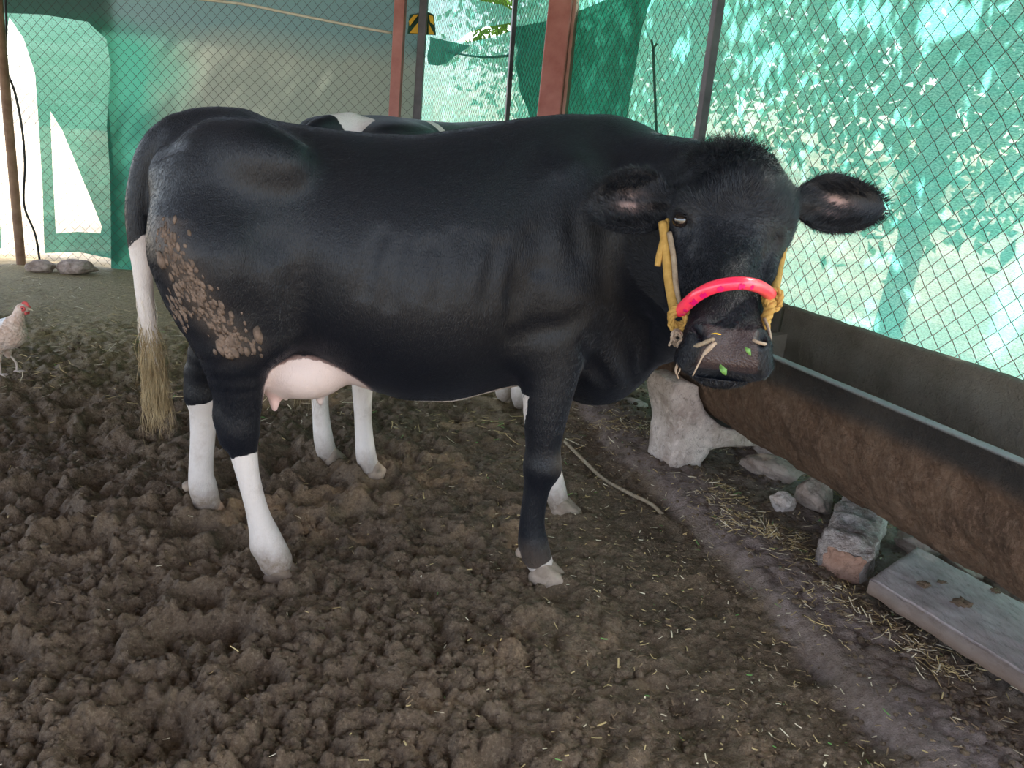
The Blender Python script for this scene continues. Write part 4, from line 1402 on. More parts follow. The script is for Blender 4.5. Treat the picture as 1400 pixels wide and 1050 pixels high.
def black_cow():
    root = empty('cow', COW_O, CA, label='black dairy cow in a halter standing side-on and facing the camera, white lower legs', cat='cow')
    ax = axis_pts([(-.90, .009), (.50, .0048), (1.14, 0)])
    ay = axis_pts([(-1.06, .0048), (-.40, .009), (.42, 0)])
    az = axis_pts([(-.06, .009), (.80, .0048), (1.46, 0)])
    F = Field(ax, ay, az)
    torso(F, [(-.73, 1.13, .94, .05), (-.70, 1.19, .88, .10), (-.64, 1.265, .80, .16), (-.55, 1.315, .73, .225), (-.43, 1.32, .68, .255),
              (-.30, 1.31, .62, .275), (-.15, 1.305, .555, .315), (0, 1.312, .515, .335), (.15, 1.345, .515, .33), (.30, 1.385, .56, .29),
              (.45, 1.412, .59, .25), (.58, 1.412, .58, .22), (.70, 1.375, .62, .18), (.79, 1.30, .72, .12), (.84, 1.2, .85, .06)], .05)
    # y = -side: the side facing the camera is -y
    N = -1
    # haunches
    for sd in (-1, 1):
        F.ell((-.50, sd * .15, .99), (.20, .135, .31), .10)
        F.ell((-.41, sd * .195, 1.225), (.06, .04, .035), .10)      # hook
        F.ell((-.66, sd * .09, 1.155), (.04, .04, .05), .08)      # pin
        F.ell((.45, sd * .165, 1.02), (.15, .095, .26), .08)       # shoulder
        F.ell((.36, sd * .19, .75), (.075, .055, .09), .05)        # elbow
        F.chain([(-.335, sd * .38, .98, .01), (-.335, sd * .362, .88, .03), (-.345, sd * .345, .80, .03), (-.34, sd * .32, .70, .02)], .14, sub=True)
        F.chain([(-.41, sd * .19, 1.235, .020), (-.33, sd * .21, 1.22, .012)], .12)
    # near hind leg
    F.chain([(-.53, -.19, .96, .155), (-.485, -.20, .74, .110), (-.465, -.205, .585, .066), (-.470, -.205, .46, .050)], .06)
    F.chain([(-.470, -.205, .46, .048), (-.452, -.205, .33, .034), (-.425, -.205, .20, .033), (-.400, -.205, .105, .046), (-.372, -.205, .03, .050)], .03)
    F.cap((-.420, -.205, .080), (-.412, -.205, .10), .022, .02, .03)
    F.cap((-.512, -.205, .50), (-.498, -.205, .43), .024, .028, .03)
    F.cap((-.505, -.205, .50), (-.53, -.20, .66), .018, .02, .05)
    F.chain([(-.44, -.22, .93, .12), (-.395, -.21, .76, .08)], .07)
    # far hind leg
    F.chain([(-.54, .18, .93, .14), (-.60, .20, .68, .098), (-.655, .20, .52, .062), (-.665, .20, .42, .050)], .06)
    F.chain([(-.665, .20, .42, .050), (-.674, .20, .28, .041), (-.685, .20, .14, .041), (-.680, .20, .08, .047), (-.668, .20, .02, .044)], .03)
    F.cap((-.70, .20, .50), (-.695, .20, .42), .024, .03, .03)
    # near fore leg
    F.chain([(.44, -.175, .90, .110), (.430, -.185, .70, .090), (.424, -.20, .55, .070), (.424, -.21, .44, .055), (.428, -.213, .37, .056)], .05)
    F.chain([(.428, -.213, .37, .055), (.416, -.215, .29, .041), (.412, -.218, .18, .040), (.425, -.22, .095, .050), (.448, -.22, .045, .044)], .025)
    # far fore leg
    F.chain([(.46, .17, .88, .10), (.49, .19, .66, .075), (.515, .21, .48, .052), (.52, .22, .38, .048), (.545, .225, .22, .036), (.575, .23, .10, .043), (.60, .23, .03, .04)], .04)
    # brisket and dewlap
    F.ell((.64, 0, .69), (.17, .13, .145), .07)
    F.ell((.62, 0, .585), (.11, .055, .07), .05)
    F.ell((.56, .06, .66), (.12, .12, .09), .06)
    # neck swinging round towards the camera
    nk = [w2l(V3(.26, 2.42, 1.10)), w2l(V3(.42, 2.24, 1.13)), w2l(V3(.49, 2.05, 1.16)), w2l(V3(.52, 1.95, 1.19))]
    for p, q, ra, rb in ((nk[0], nk[1], .255, .215), (nk[1], nk[2], .215, .165), (nk[2], nk[3], .165, .13)):
        t = q - p; w = np.cross(t, V3(0, 0, 1))
        F.cap(p, q, ra, rb, .10, (w, 1.45))
    F.chain([(*w2l(V3(.47, 2.36, .80)), .10), (*w2l(V3(.50, 2.16, .88)), .07), (*w2l(V3(.52, 2.0, .98)), .05)], .09)   # throat skin
    def crease(pxs, r, k=.03, dep=.005):
        pts = []
        for p in pxs:
            d = wdir(ray(*p)); o_ = w2l(CC)
            hit = None
            for q in range(3):
                yy = -.3 if hit is None else hit
                t = (yy - o_[1]) / d[1]; w_ = o_ + d * t
                ix, iz = np.searchsorted(ax, w_[0]), np.searchsorted(az, w_[2])
                colm = F.F[min(ix, len(ax) - 1), :, min(iz, len(az) - 1)]
                m_ = np.where((colm < 0) & (ay > -.45))[0]
                if len(m_) == 0: break
                hit = ay[m_[0]]
            if hit is None: continue
            t = (hit - o_[1]) / d[1]; w_ = o_ + d * t
            pts.append([w_[0], hit, w_[2], r])
        n_ = len(pts)
        for q, p in enumerate(pts):
            tp_ = math.sin(PI * (q + .35) / (n_ - 1 + .7)) if n_ > 1 else 0
            p[1] -= r + k * .30 - dep * tp_ + .012 * (1 - tp_)
        if n_ > 1: F.chain(pts, k, sub=True)
    crease([(738, 362), (718, 385), (704, 410), (697, 440), (700, 478)], .010, .03, .012)
    crease([(722, 392), (711, 420), (709, 450)], .007, .025)
    crease([(708, 462), (740, 452), (775, 446), (802, 430)], .012, .05, .005)
    crease([(800, 468), (812, 500), (832, 528)], .010, .035, .008)
    crease([(846, 462), (858, 500), (868, 522)], .010, .035, .008)
    crease([(880, 440), (884, 470), (880, 505)], .008, .03, .006)
    crease([(372, 472), (352, 430), (352, 385), (368, 330)], .02, .07, .008)
    crease([(200, 213), (224, 206), (246, 194)], .007, .03)
    for q in range(7):
        x0 = 505 + q * 34
        crease([(x0 + 16, 318 + (q % 3) * 7), (x0 + 4, 345), (x0 - 8, 398 + (q % 2) * 14)], .010, .04, .0035)
    crease([(792, 235), (783, 290), (792, 345)], .006, .05)
    crease([(760, 250), (742, 310), (735, 362)], .006, .06)
    # udder
    F.ell((-.305, -.07, .62), (.140, .13, .100), .03)
    F.ell((-.375, -.10, .60), (.070, .065, .075), .02)
    F.chain([(-.388, -.125, .545, .020), (-.383, -.13, .500, .012)], .012)
    F.chain([(-.37, -.03, .54, .020), (-.365, -.03, .500, .012)], .012)
    F.chain([(-.26, -.05, .525, .018), (-.26, -.05, .495, .011)], .012)
    # tail
    tpts = catmull([(-.50, 0, 1.270), (-.60, 0, 1.272), (-.68, -.005, 1.245), (-.735, -.015, 1.18), (-.765, -.03, 1.08), (-.770, -.04, .98), (-.762, -.045, .88), (-.757, -.05, .78), (-.748, -.05, .68), (-.745, -.05, .60)], 3)
    trad = np.interp(np.linspace(0, 1, len(tpts)), [0, .25, .4, .6, .8, 1], [.055, .050, .036, .029, .024, .014])
    F.chain([(*p, r) for p, r in zip(tpts[:6], trad[:6])], .06)
    F.chain([(*p, r) for p, r in zip(tpts[5:], trad[5:])], .012)
    # head
    P0 = w2l(at_depth(1004, 212, 1.86)); P1 = w2l(at_depth(998, 489, 1.635))
    hf = HeadFrame(P0, P1 - P0, wdir(CR), np.linalg.norm(P1 - P0) / .565)
    add_head(F, hf, .03)
    F.cap(hf.p(0, .07, -.12), nk[3], .105, .13, .05)
    F.cap(hf.p(0, .25, -.18), nk[2], .07, .12, .06)
    # ears
    toc = wdir(-(ray(865, 280))); toc /= np.linalg.norm(toc)
    eb1, et1 = w2l(at_depth(918, 272, 1.90)), w2l(at_depth(806, 284, 1.86))
    eb2, et2 = w2l(at_depth(1082, 275, 1.89)), w2l(at_depth(1202, 286, 1.87))
    E1 = add_ear(F, eb1, et1, toc + V3(0, 0, .15), .142)
    E2 = add_ear(F, eb2, et2, toc + V3(0, 0, .15), .125)
    P, Q = F.surface()
    P = smooth_mesh(P, Q, 2, .45)
    x, y, z = P.T
    me = mesh_np('body', P, Q)
    # ---- coat colour (R white, G dirt, B pink) and nose pad
    n2 = lambda s, a, b, k: fbm(a * s + 7, b * s + 3, 3, k) - .5
    w = np.zeros(len(P))
    def region(v): return .5 + np.clip(v / .04, -.5, .5)        # v in metres: >0 is white
    hindn = (x < -.2) & (y < -.08) & (z < .55)
    w = np.where(hindn, region(.385 + .18 * (x + .47) - .03 * (x > -.445) * 0 + .03 * n2(18, x, z, 1) - z), w)
    hindf = (x < -.2) & (y > .08) & (z < .6)
    w = np.where(hindf, region(.41 + .25 * (x + .66) + .03 * n2(18, x, z, 2) - z), w)
    foref = (x > .2) & (y > .08) & (z < .45)
    w = np.where(foref, region(.19 + .03 * n2(18, x, z, 3) - z), w)
    foren = (x > .2) & (y < -.08) & (z < .15) & (y > -.4)
    w = np.where(foren, region(.052 + .5 * (x - .45) + .02 * n2(22, x, z, 4) - z), w)
    tail = (x < -.69) & (np.abs(y) < .12) & (z < 1.1)
    w = np.where(tail & (y < .13), region(.955 - .8 * (x + .77) * -1 + .04 * n2(40, x, z, 5) - z), w)
    # udder and belly line
    ud = ((x + .285) / .185) ** 2 + ((y + .07) / .17) ** 2 + ((z - .585) / .115) ** 2
    w = np.maximum(w, np.where((x > -.5) & (x < -.08) & (np.abs(y) < .25) & (z < .70), region((1.05 - ud) * .05), 0))
    bl = np.where((x > -.12) & (x < .36) & (z < .60), region(.010 - (z - np.interp(x, [-.12, .0, .1, .22, .36], [.535, .522, .53, .555, .60])) + .006 * n2(30, x, y, 6)), 0)
    w = np.maximum(w, bl)
    dirt = np.clip((.15 + .03 * n2(30, x, z, 31) - z) / .11, 0, 1) * .95 * np.where((x > .2) & (y < 0), .45, 1)
    dirt = np.maximum(dirt, np.where((z < .55) & (w > .5), np.clip((.45 - z) / .4, 0, 1) * .30, 0))
    kn = np.exp(-(((x - .475) / .03) ** 2 + ((y + .21) / .05) ** 2 + ((z - .40) / .03) ** 2)) * .7
    dirt = np.maximum(dirt, kn)
    tq = np.clip((.86 - z) / .3, 0, 1) * .3 * tail
    dirt = np.maximum(dirt, tq)
    th = np.interp(z, [.68, .73, .83, 1.02], [-.45, -.44, -.525, -.63])
    smear = np.exp(-((x - th) / .05) ** 2) * sstep(.66, .78, z) * (z < 1.06) * (y < -.1) * .35
    dirt = np.maximum(dirt, smear)
    pink = np.clip(np.where(ud < 1.25, .55 * (1.25 - ud) / .25, 0), 0, .35) * (z < .68)
    teat = ((x + .385) / .03) ** 2 + ((y + .125) / .03) ** 2
    pink = np.maximum(pink, np.clip(1.6 - teat, 0, 1) * (z < .56) * (z > .4) * .9)
    for (R, c, L), eb in ((E1, eb1), (E2, eb2)):
        d = P - c
        u, v, q = d @ R[0], d @ R[1], d @ R[2]
        s_ = 1 if R is E1[0] else -1
        stripe = .55 + .45 * np.sin(v * 150 + u * 30)
        m_ = .48 * np.exp(-((u + .01) / (L * .15)) ** 2 - (v / .024) ** 2) * (q > -.012) * (np.abs(q) < .03)
        pink = np.maximum(pink, np.clip(m_ * 1.1, 0, .62) * stripe)
    col = np.stack([w, dirt, np.clip(pink, 0, 1), np.ones(len(P))], 1)
    set_attr(me, 'coat', col, 'FLOAT_COLOR')
    d = (P - hf.o) / hf.sc
    hx, hv, hz = d @ hf.X, d @ hf.A, d @ hf.Z
    padw = np.interp(hv, [.485, .50, .53, .575], [.050, .062, .054, .068])
    pad = sstep(.490, .502, hv) * (hv < .583) * sstep(-.055, -.04, hz) * (1 - sstep(padw - .006, padw + .006, np.abs(hx)))
    near = np.linalg.norm(P - hf.p(0, .3, -.1), axis=1) < .45
    set_attr(me, 'coat2', np.stack([pad * near, pad * 0, pad * 0, np.ones(len(P))], 1), 'FLOAT_COLOR')
    body = link('body', me, root, MT['coat'])
    bvh = BVHTree.FromPolygons([Vector(p) for p in P], [tuple(map(int, q)) for q in Q])
    # ---- hooves
    for (hx_, hy_, toe) in ((-.352, -.205, -.15), (-.655, .20, -.3), (.470, -.222, -.15), (.625, .23, -.1)):
        sink = -.032 if hx_ < 0 else -.012
        o = link('hoof', make_hoof('hoof', toe, .058 if hx_ > 0 else .052), root, MT['hoof'] if hx_ > 0 else MT['muddy'])
        o.location = (hx_, hy_, sink)
    o = link('dewclaw', rock_mesh('dewclaw', (.018, .016, .022), 3, 2, 2), root, MT['hoof']); o.location = (.385, -.222, .075)
    o = link('dewclaw', rock_mesh('dewclaw', (.018, .016, .022), 4, 2, 2), root, MT['hoof']); o.location = (-.735, .20, .085)
    # ---- eyes
    for sd in (-1, 1):
        V, T = ico(3)
        o = link('eye', mesh_np('eye', V * .0195 * hf.sc, None, T), root, MT['eye'])
        o.location = Vector(hf.p(sd * .119, .193, -.029))
        for up in (-1, 1):
            arc = [hf.p(sd * (.121 - .004 * abs(a)) , .193 + a * .019, -.026 + up * 0 + .0) for a in (-1, 0, 1)]
    # ---- hair
    rg = np.random.default_rng(5)
    def project(p, dirn):
        h = bvh.ray_cast(Vector(p), Vector(dirn))
        return (np.array(h[0]), np.array(h[1])) if h[0] is not None else (None, None)
    R_, D_, L_ = [], [], []
    for _ in range(2600):     # tuft on the poll, falling over the forehead
        a = rg.uniform(-.095, .095); b = rg.uniform(-.10, .09) + abs(a) * .35
        h, nrm = project(hf.p(a, b, .0) + hf.Z * .25 - hf.A * .12, -hf.Z + hf.A * .35)
        if h is None: continue
        up = np.clip((.03 - (h - hf.o) @ hf.A) / .06, 0, 1)
        dd = nrm * (.22 + .25 * up) + hf.A * (.5 - .7 * up) + hf.X * (a * 6 + rg.normal() * .25) * (.3 + .5 * up) + V3(*rg.normal(size=3)) * .15
        R_.append(h - nrm * .003); D_.append(dd / np.linalg.norm(dd)); L_.append(rg.uniform(.022, .052) * (1 - .4 * (abs(a) > .06)))
    V, Q2 = strands(np.array(R_), np.array(D_), np.array(L_), .0009, 4, .10, .15, seed=2)
    o = link('poll_hair', mesh_np('poll_hair', V, Q2), root, MT['hair_black']); o['kind'] = 'stuff'
    # ear fringe
    for (R, c, L), wid in ((E1, .142), (E2, .125)):
        R_, D_, L_ = [], [], []
        for _ in range(1500):
            t = rg.uniform(-.75, 1.0); sg = rg.choice([-1, 1])
            prof = math.sqrt(max(0, 1 - t * t)) * (1 - .22 * t)
            p = c + R[0] * t * L * .5 + R[1] * sg * wid * .5 * prof * rg.uniform(.90, 1.0) + R[2] * .03 * .85
            dd = R[1] * sg * (1 - .6 * abs(t)) + R[0] * (.35 + .9 * max(t, 0)) + R[2] * rg.normal() * .3 + R[1] * rg.normal() * .15
            R_.append(p - R[2] * rg.uniform(0, .01)); D_.append(dd / np.linalg.norm(dd)); L_.append(rg.uniform(.008, .02))
        for _ in range(450):   # hair inside the ear
            t = rg.uniform(-.6, .5); v = rg.choice([-1, 1]) * rg.uniform(.55, .9)
            prof = math.sqrt(max(0, 1 - t * t)) * (1 - .22 * t)
            p = c + R[0] * t * L * .5 + R[1] * v * wid * .5 * prof + R[2] * (v * v * .025)
            dd = -R[1] * np.sign(v) * .6 + R[0] * .7 + R[2] * .5 + V3(*rg.normal(size=3)) * .15
            R_.append(p); D_.append(dd / np.linalg.norm(dd)); L_.append(rg.uniform(.012, .026))
        V, Q2 = strands(np.array(R_), np.array(D_), np.array(L_), .0007, 3, .08, 0, seed=3)
        o = link('ear_hair', mesh_np('ear_hair', V, Q2), root, MT['hair_black']); o['kind'] = 'stuff'
    fur(root, P, Q, col, hf, pad * near, bvh)
    # tail switch
    for (n_, z0, z1, mt, L0, L1, sp, nm) in ((700, .74, .56, 'hair_tan', .12, .22, .012, 'tail_switch'), (260, .84, .64, 'hair_white', .06, .11, .014, 'tail_hair')):
        R_, D_, L_ = [], [], []
        for _ in range(n_):
            zz = rg.uniform(z1, z0); a = rg.uniform(0, 6.28)
            cx = float(np.interp(zz, [.6, .7, .8], [-.745, -.748, -.757]))
            p = V3(cx + math.cos(a) * sp, -.05 + math.sin(a) * sp, zz)
            dd = V3(math.cos(a) * .09 + .03, math.sin(a) * .09, -1)
            R_.append(p); D_.append(dd); L_.append(rg.uniform(L0, L1))
        V, Q2 = strands(np.array(R_), np.array(D_), np.array(L_), .0011, 6, .05, 0, seed=6)
        o = link(nm, mesh_np(nm, V, Q2), root, MT[mt]); o['kind'] = 'stuff'
    # dried mud flakes on the near haunch
    acc = Acc(); V0, T0 = ico(1)
    spots = []
    for _ in range(330):
        s = rg.random(); zc = 1.03 - .31 * s; xc = np.interp(zc, [.72, .83, 1.03], [-.425, -.52, -.625])
        spots.append((xc + rg.normal() * .022, zc + rg.normal() * .018, rg.uniform(.0025, .0075)))
    for _ in range(45): spots.append((-.60 + rg.normal() * .018, .815 + rg.normal() * .03, rg.uniform(.004, .008)))
    for _ in range(30): spots.append((-.475 + rg.normal() * .022, .735 + rg.normal() * .012, rg.uniform(.005, .011)))
    spots.append((-.635, .955, .017)); spots.append((-.40, .765, .014))
    for (a, b, r) in spots:
        h = bvh.ray_cast(Vector((a, -.9, b)), Vector((0, 1, 0)))
        if h[0] is None: continue
        n_ = np.array(h[1]); up = V3(.35, 0, -1); up = up - n_ * (up @ n_); up /= np.linalg.norm(up)
        sdv = np.cross(n_, up)
        st = rg.uniform(1.2, 2.4)
        VV = V0 * (1 + rg.normal(size=(len(V0), 1)) * .12)
        acc.add(np.array(h[0]) + (VV[:, :1] * up * r * st + VV[:, 1:2] * sdv * r + VV[:, 2:] * n_ * r * .35), None, T0)
    o = link('dried_mud', acc.mesh('dried_mud'), root, MT['clay']); o['kind'] = 'stuff'
    return root, hf, bvh
BC, HF, BVH = black_cow()
def l2w(p):
    c, s = math.cos(CA), math.sin(CA)
    p = np.asarray(p, float)
    return COW_O + V3(p[0] * c - p[1] * s, p[0] * s + p[1] * c, p[2])

# ------------------------------------------------------------------ second cow, facing away to the trough
def patched_cow():
    A2 = math.radians(57)
    ORG = V3(-.33, 3.36, 0)
    root = empty('cow', ORG, A2, label='second cow, black with white patches and white legs, half hidden behind the black cow', cat='cow')
    F = Field(np.arange(-.86, 1.45, .0125), np.arange(-.46, .46, .0125), np.arange(-.06, 1.52, .0125))
    dz = .02
    torso(F, [(-.80, 1.12, .94, .05), (-.75, 1.22, .88, .12), (-.68, 1.30, .80, .18), (-.58, 1.355, .73, .235), (-.45, 1.375, .68, .26),
              (-.30, 1.375, .62, .275), (-.15, 1.375, .555, .315), (0, 1.38, .515, .33), (.15, 1.395, .515, .32), (.30, 1.41, .56, .29),
              (.45, 1.42, .59, .25), (.60, 1.40, .58, .22), (.72, 1.33, .62, .17), (.80, 1.22, .74, .10)], .05)
    for sd in (-1, 1):
        F.ell((-.54, sd * .16, .98), (.18, .125, .30), .08)
        F.ell((.45, sd * .165, 1.0), (.15, .095, .26), .08)
        F.ell((-.50, sd * .19, 1.305), (.14, .07, .04), .12)
    hx = [(-.60, -.10), (-.62, .12)]
    for x, y in hx:
        F.chain([(x + .06, y * 1.5, .93, .13), (x + .07, y * 1.2, .70, .095), (x - .01, y, .52, .058), (x, y, .42, .044), (x + .01, y, .25, .034), (x + .03, y, .10, .040), (x + .05, y, .03, .042)], .05)
    for x, y in [(.60, -.05), (.62, .07)]:
        F.chain([(x - .08, y * 2.4, .85, .09), (x - .04, y * 1.8, .58, .058), (x, y, .38, .048), (x, y, .22, .034), (x, y, .09, .042), (x + .02, y, .03, .04)], .05)
    # neck stretched down and forward into the far trough
    F.chain([(.60, 0, 1.13, .20), (.82, .04, 1.10, .165), (1.0, .08, 1.06, .13)], .10, ((0, 1, 0), 1.5))
    F.ell((.62, 0, .72), (.15, .11, .13), .07)
    hf = HeadFrame(V3(1.05, .09, 1.13), V3(.42, .02, -.42), V3(0, -1, 0), 1.0)
    add_head(F, hf, .04, False)
    for sd in (-1, 1):
        b = hf.p(sd * .10, .05, -.06)
        add_ear(F, b, b + V3(-.04, -sd * .17, .0), V3(1, 0, .4), .12)
    F.chain([(-.60, 0, 1.32, .05), (-.74, 0, 1.30, .042), (-.81, -.01, 1.22, .036), (-.835, -.02, 1.05, .028), (-.83, -.03, .85, .024), (-.82, -.03, .62, .02)], .03)
    P, Q = F.surface()
    P = smooth_mesh(P, Q, 1, .5)
    x, y, z = P.T
    me = mesh_np('body', P, Q)
    w = region_ = np.clip(.5 + (.50 - z) / .04, 0, 1) * (x < 1.0)
    bulk = z > .6
    patches = [(-.72, .24, 1.30, .08, .09, .14), (-.615, .0, 1.37, .075, .12, .12), (-.21, -.02, 1.38, .024, .2, .14), (-.3, -.3, .8, .15, .1, .18), (.5, .25, .9, .12, .1, .2)]
    for a, b, c, ra, rb, rc in patches:
        q = ((x - a) / ra) ** 2 + ((y - b) / rb) ** 2 + ((z - c) / rc) ** 2
        w = np.maximum(w, np.clip(.5 + (1 - q) * .6, 0, 1) * bulk)
    dirt = np.clip((.13 - z) / .12, 0, 1) * .85
    set_attr(me, 'coat', np.stack([w, dirt, 0 * w, 1 + 0 * w], 1), 'FLOAT_COLOR')
    set_attr(me, 'coat2', np.stack([0 * w] * 3 + [1 + 0 * w], 1), 'FLOAT_COLOR')
    link('body', me, root, MT['coat'])
    for x0, y0 in hx + [(.60, -.05), (.62, .07)]:
        o = link('hoof', make_hoof('hoof', 0, .054), root, MT['hoof']); o.location = (x0 + .07, y0, -.01)
    rg = np.random.default_rng(8)
    n = 260
    a = rg.uniform(0, 6.28, n)
    R_ = np.stack([-.82 + .012 * np.cos(a), -.03 + .012 * np.sin(a), rg.uniform(.52, .66, n)], 1)
    D_ = np.stack([.10 * np.cos(a), .10 * np.sin(a), -np.ones(n)], 1)
    V, Q2 = strands(R_, D_, rg.uniform(.12, .24, n), .0014, 5, .05, 0, seed=9)
    o = link('tail_switch', mesh_np('tail_switch', V, Q2), root, MT['hair_tan']); o['kind'] = 'stuff'
patched_cow()

# ------------------------------------------------------------------ halter on the black cow
def halter():
    hw = lambda x, v, z: l2w(HF.p(x, v, z))
    root = empty('halter', hw(0, .36, -.1), label='halter of thick yellow ropes with a glossy pink nose tube on the cow', cat='halter')
    org = np.array(root.location)
    L = lambda P: [np.asarray(p) - org for p in P]
    def mk(name, VQT, mat, parent=root, label=None):
        o = link(name, mesh_np(name, *VQT), parent, MT[mat])
        if label: o['label'] = label
        return o
    D = at_depth
    arc = [D(930, 426, 1.745), D(937, 418, 1.715), D(953, 404, 1.68), D(975, 393, 1.655), D(1000, 388, 1.645), D(1022, 388, 1.652), D(1040, 393, 1.68), D(1053, 402, 1.735)]
    tb = mk('nose_tube', tube(L(arc), .0145, 20, 12), 'pink', label='glossy bright pink plastic tube')
    # print marks along the lower edge of the tube
    acc = Acc()
    P = catmull(L(arc), 12); dn = -CU; fc = -FW
    for q, ln in ((6, 2), (12, 2), (20, 4), (28, 4), (39, 4), (52, 4), (60, 2)):
        acc = Acc()
        for j in range(ln):
            i = min(q + j, len(P) - 2)
            t = P[i + 1] - P[i]; l = np.linalg.norm(t); t /= l
            n1 = dn * .55 + fc * .84; n1 -= t * (n1 @ t); n1 /= np.linalg.norm(n1)
            b = np.cross(t, n1)
            c = P[i] + n1 * .0149
            hgt = .0035 + .0018 * ((j * 7 + q) % 3)
            Vb, Qb = box((-l * .55, -hgt, -.0006), (l * .55, hgt, .0004))
            acc.add(c + Vb[:, :1] * t + Vb[:, 1:2] * b + Vb[:, 2:] * n1, Qb)
        link('print_mark', acc.mesh('print_mark', False), tb, MT['magenta'])
    # left cheek ropes (picture left)
    ck = [D(906, 304, 1.84), D(911, 345, 1.82), D(915, 385, 1.80), D(922, 424, 1.765)]
    mk('cheek_rope', tube(L(ck), [.0105, .0115, .012, .012], 12), 'rope_yellow')
    ck2 = [D(915, 318, 1.82), D(921, 352, 1.80), D(924, 388, 1.785), D(930, 424, 1.76)]
    mk('cheek_rope', tube(L(ck2), .0065, 10), 'rope_brown', label='thinner brown rope beside the yellow one')
    en = [D(913, 300, 1.85), D(908, 325, 1.83), D(902, 348, 1.82), D(899, 364, 1.82)]
    mk('loose_end', tube(L(en), [.006, .0085, .0085, .0075], 10), 'rope_yellow', label='short loose end of yellow rope')
    ck3 = [D(1072, 335, 1.86), D(1066, 362, 1.84), D(1061, 388, 1.79), D(1056, 404, 1.75)]
    mk('cheek_rope', tube(L(ck3), [.009, .010, .0105, .011], 12), 'rope_yellow')
    def knot(c, s, name, seed, mat, loops=3):
        rg = random.Random(seed); acc = Acc()
        c = np.asarray(c) - org
        for q in range(loops):
            a0 = rg.uniform(0, 6); tilt = rg.uniform(-.7, .7)
            pts = []
            for k in range(9):
                a = a0 + k * 2 * PI / 8
                pts.append(c + CR * math.cos(a) * s * (1 + .1 * q) + CU * (math.sin(a) * s * 1.15 + (q - 1) * s * .45) + (-FW) * math.sin(a + tilt * 3) * s * .55)
            r_ = rope(pts, s * .46, 28, 3, 6)
            for VV, QQ in zip(r_.V, r_.Q): pass
            for VV in [r_]:
                off = acc.n
                acc.V += VV.V; acc.Q += [w + off for w in VV.Q]; acc.T += [w + off for w in VV.T]; acc.mq += VV.mq; acc.mt += VV.mt; acc.n += VV.n
        return link(name, acc.mesh(name), root, MT[mat])
    knot(D(928, 436, 1.745), .017, 'knot', 1, 'rope_yellow')
    knot(D(1056, 410, 1.74), .015, 'knot', 2, 'rope_yellow')
    acc = rope(L([D(1056, 410, 1.74), D(1052, 424, 1.735), D(1046, 438, 1.735), D(1045, 449, 1.74)]), .0135, 22, 3)
    link('rope_tail', acc.mesh('rope_tail'), root, MT['rope_yellow'])
    knot(D(926, 462, 1.735), .0105, 'knot', 3, 'cotton')['label'] = 'small knot of frayed pale cord'
    knot(D(934, 474, 1.72), .0095, 'knot', 4, 'cotton')['label'] = 'small knot of frayed pale cord'
    acc = Acc()
    for k, (p, w) in enumerate((([D(930, 478, 1.71), D(929, 492, 1.705), D(924, 506, 1.70), D(928, 518, 1.70)], .0035), ([D(932, 478, 1.71), D(933, 495, 1.70), D(927, 512, 1.70)], .0028),
                                ([D(920, 462, 1.73), D(915, 472, 1.73), D(918, 470, 1.72)], .003), ([D(930, 478, 1.71), D(926, 496, 1.70), D(926, 504, 1.70)], .0026))):
        acc.add(*tube(L(p), [w, w, w * .4], 6))
    link('frayed_end', acc.mesh('frayed_end'), root, MT['cotton'])
    # cord through the nostrils
    acc = rope(L([D(936, 478, 1.70), D(948, 474, 1.655), D(960, 470, 1.635), D(972, 465, 1.635), D(978, 463, 1.66)]), .0052, 60, 3)
    link('nose_cord', acc.mesh('nose_cord'), root, MT['rope_brown'])
    V, Q, T = tube(L([D(1027, 463, 1.655), D(1034, 467, 1.625), D(1044, 470, 1.635), D(1051, 470, 1.66), D(1053, 462, 1.68), D(1050, 448, 1.70), D(1045, 436, 1.72)]), .0038, 8)
    link('nose_cord', mesh_np('nose_cord', V, Q, T), root, MT['cotton'])
    acc = Acc()
    acc.add(*tube(L([D(978, 469, 1.63), D(967, 478, 1.62), D(959, 490, 1.62), D(951, 506, 1.63), D(947, 514, 1.64)]), [.0045, .0045, .002, .0018, .0012], 7))
    acc.add(*tube(L([D(977, 472, 1.63), D(968, 481, 1.62), D(960, 487, 1.62)]), .002, 6))
    link('string', acc.mesh('string'), root, MT['cotton'])
halter()
def bit(name, pts, w, mat, label, cat='leaf'):
    """small folded leaf scrap"""
    P = catmull(pts, 4); P_, T_, A_, B_ = frames(P)
    n = len(P); V, Q = [], []
    for i in range(n):
        k = math.sin(PI * (i + .6) / (n + .2)) * w
        V += [P[i] - A_[i] * k + B_[i] * k * .3, P[i], P[i] + A_[i] * k + B_[i] * k * .3]
    for i in range(n - 1):
        a = i * 3
        Q += [(a, a + 1, a + 4, a + 3), (a + 1, a + 2, a + 5, a + 4)]
    o = link(name, mesh_np(name, V, Q), None, MT[mat])
    s = o.modifiers.new('thickness', 'SOLIDIFY'); s.thickness = .0012
    tag(o, label, cat)
bit('fodder_leaf', [at_depth(1019, 474, 1.60), at_depth(1024, 478, 1.59), at_depth(1027, 486, 1.60)], .007, 'leaf', 'green leaf scrap stuck beside the right nostril of the black cow')
bit('fodder_leaf', [at_depth(985, 498, 1.61), at_depth(990, 505, 1.59), at_depth(993, 513, 1.60)], .008, 'leaf', 'green leaf scrap hanging from the mouth of the black cow')
bit('husk', [at_depth(972, 456, 1.61), at_depth(979, 455, 1.60), at_depth(986, 457, 1.60)], .004, 'paint_yellow', 'orange husk scrap above the left nostril of the black cow', 'husk')

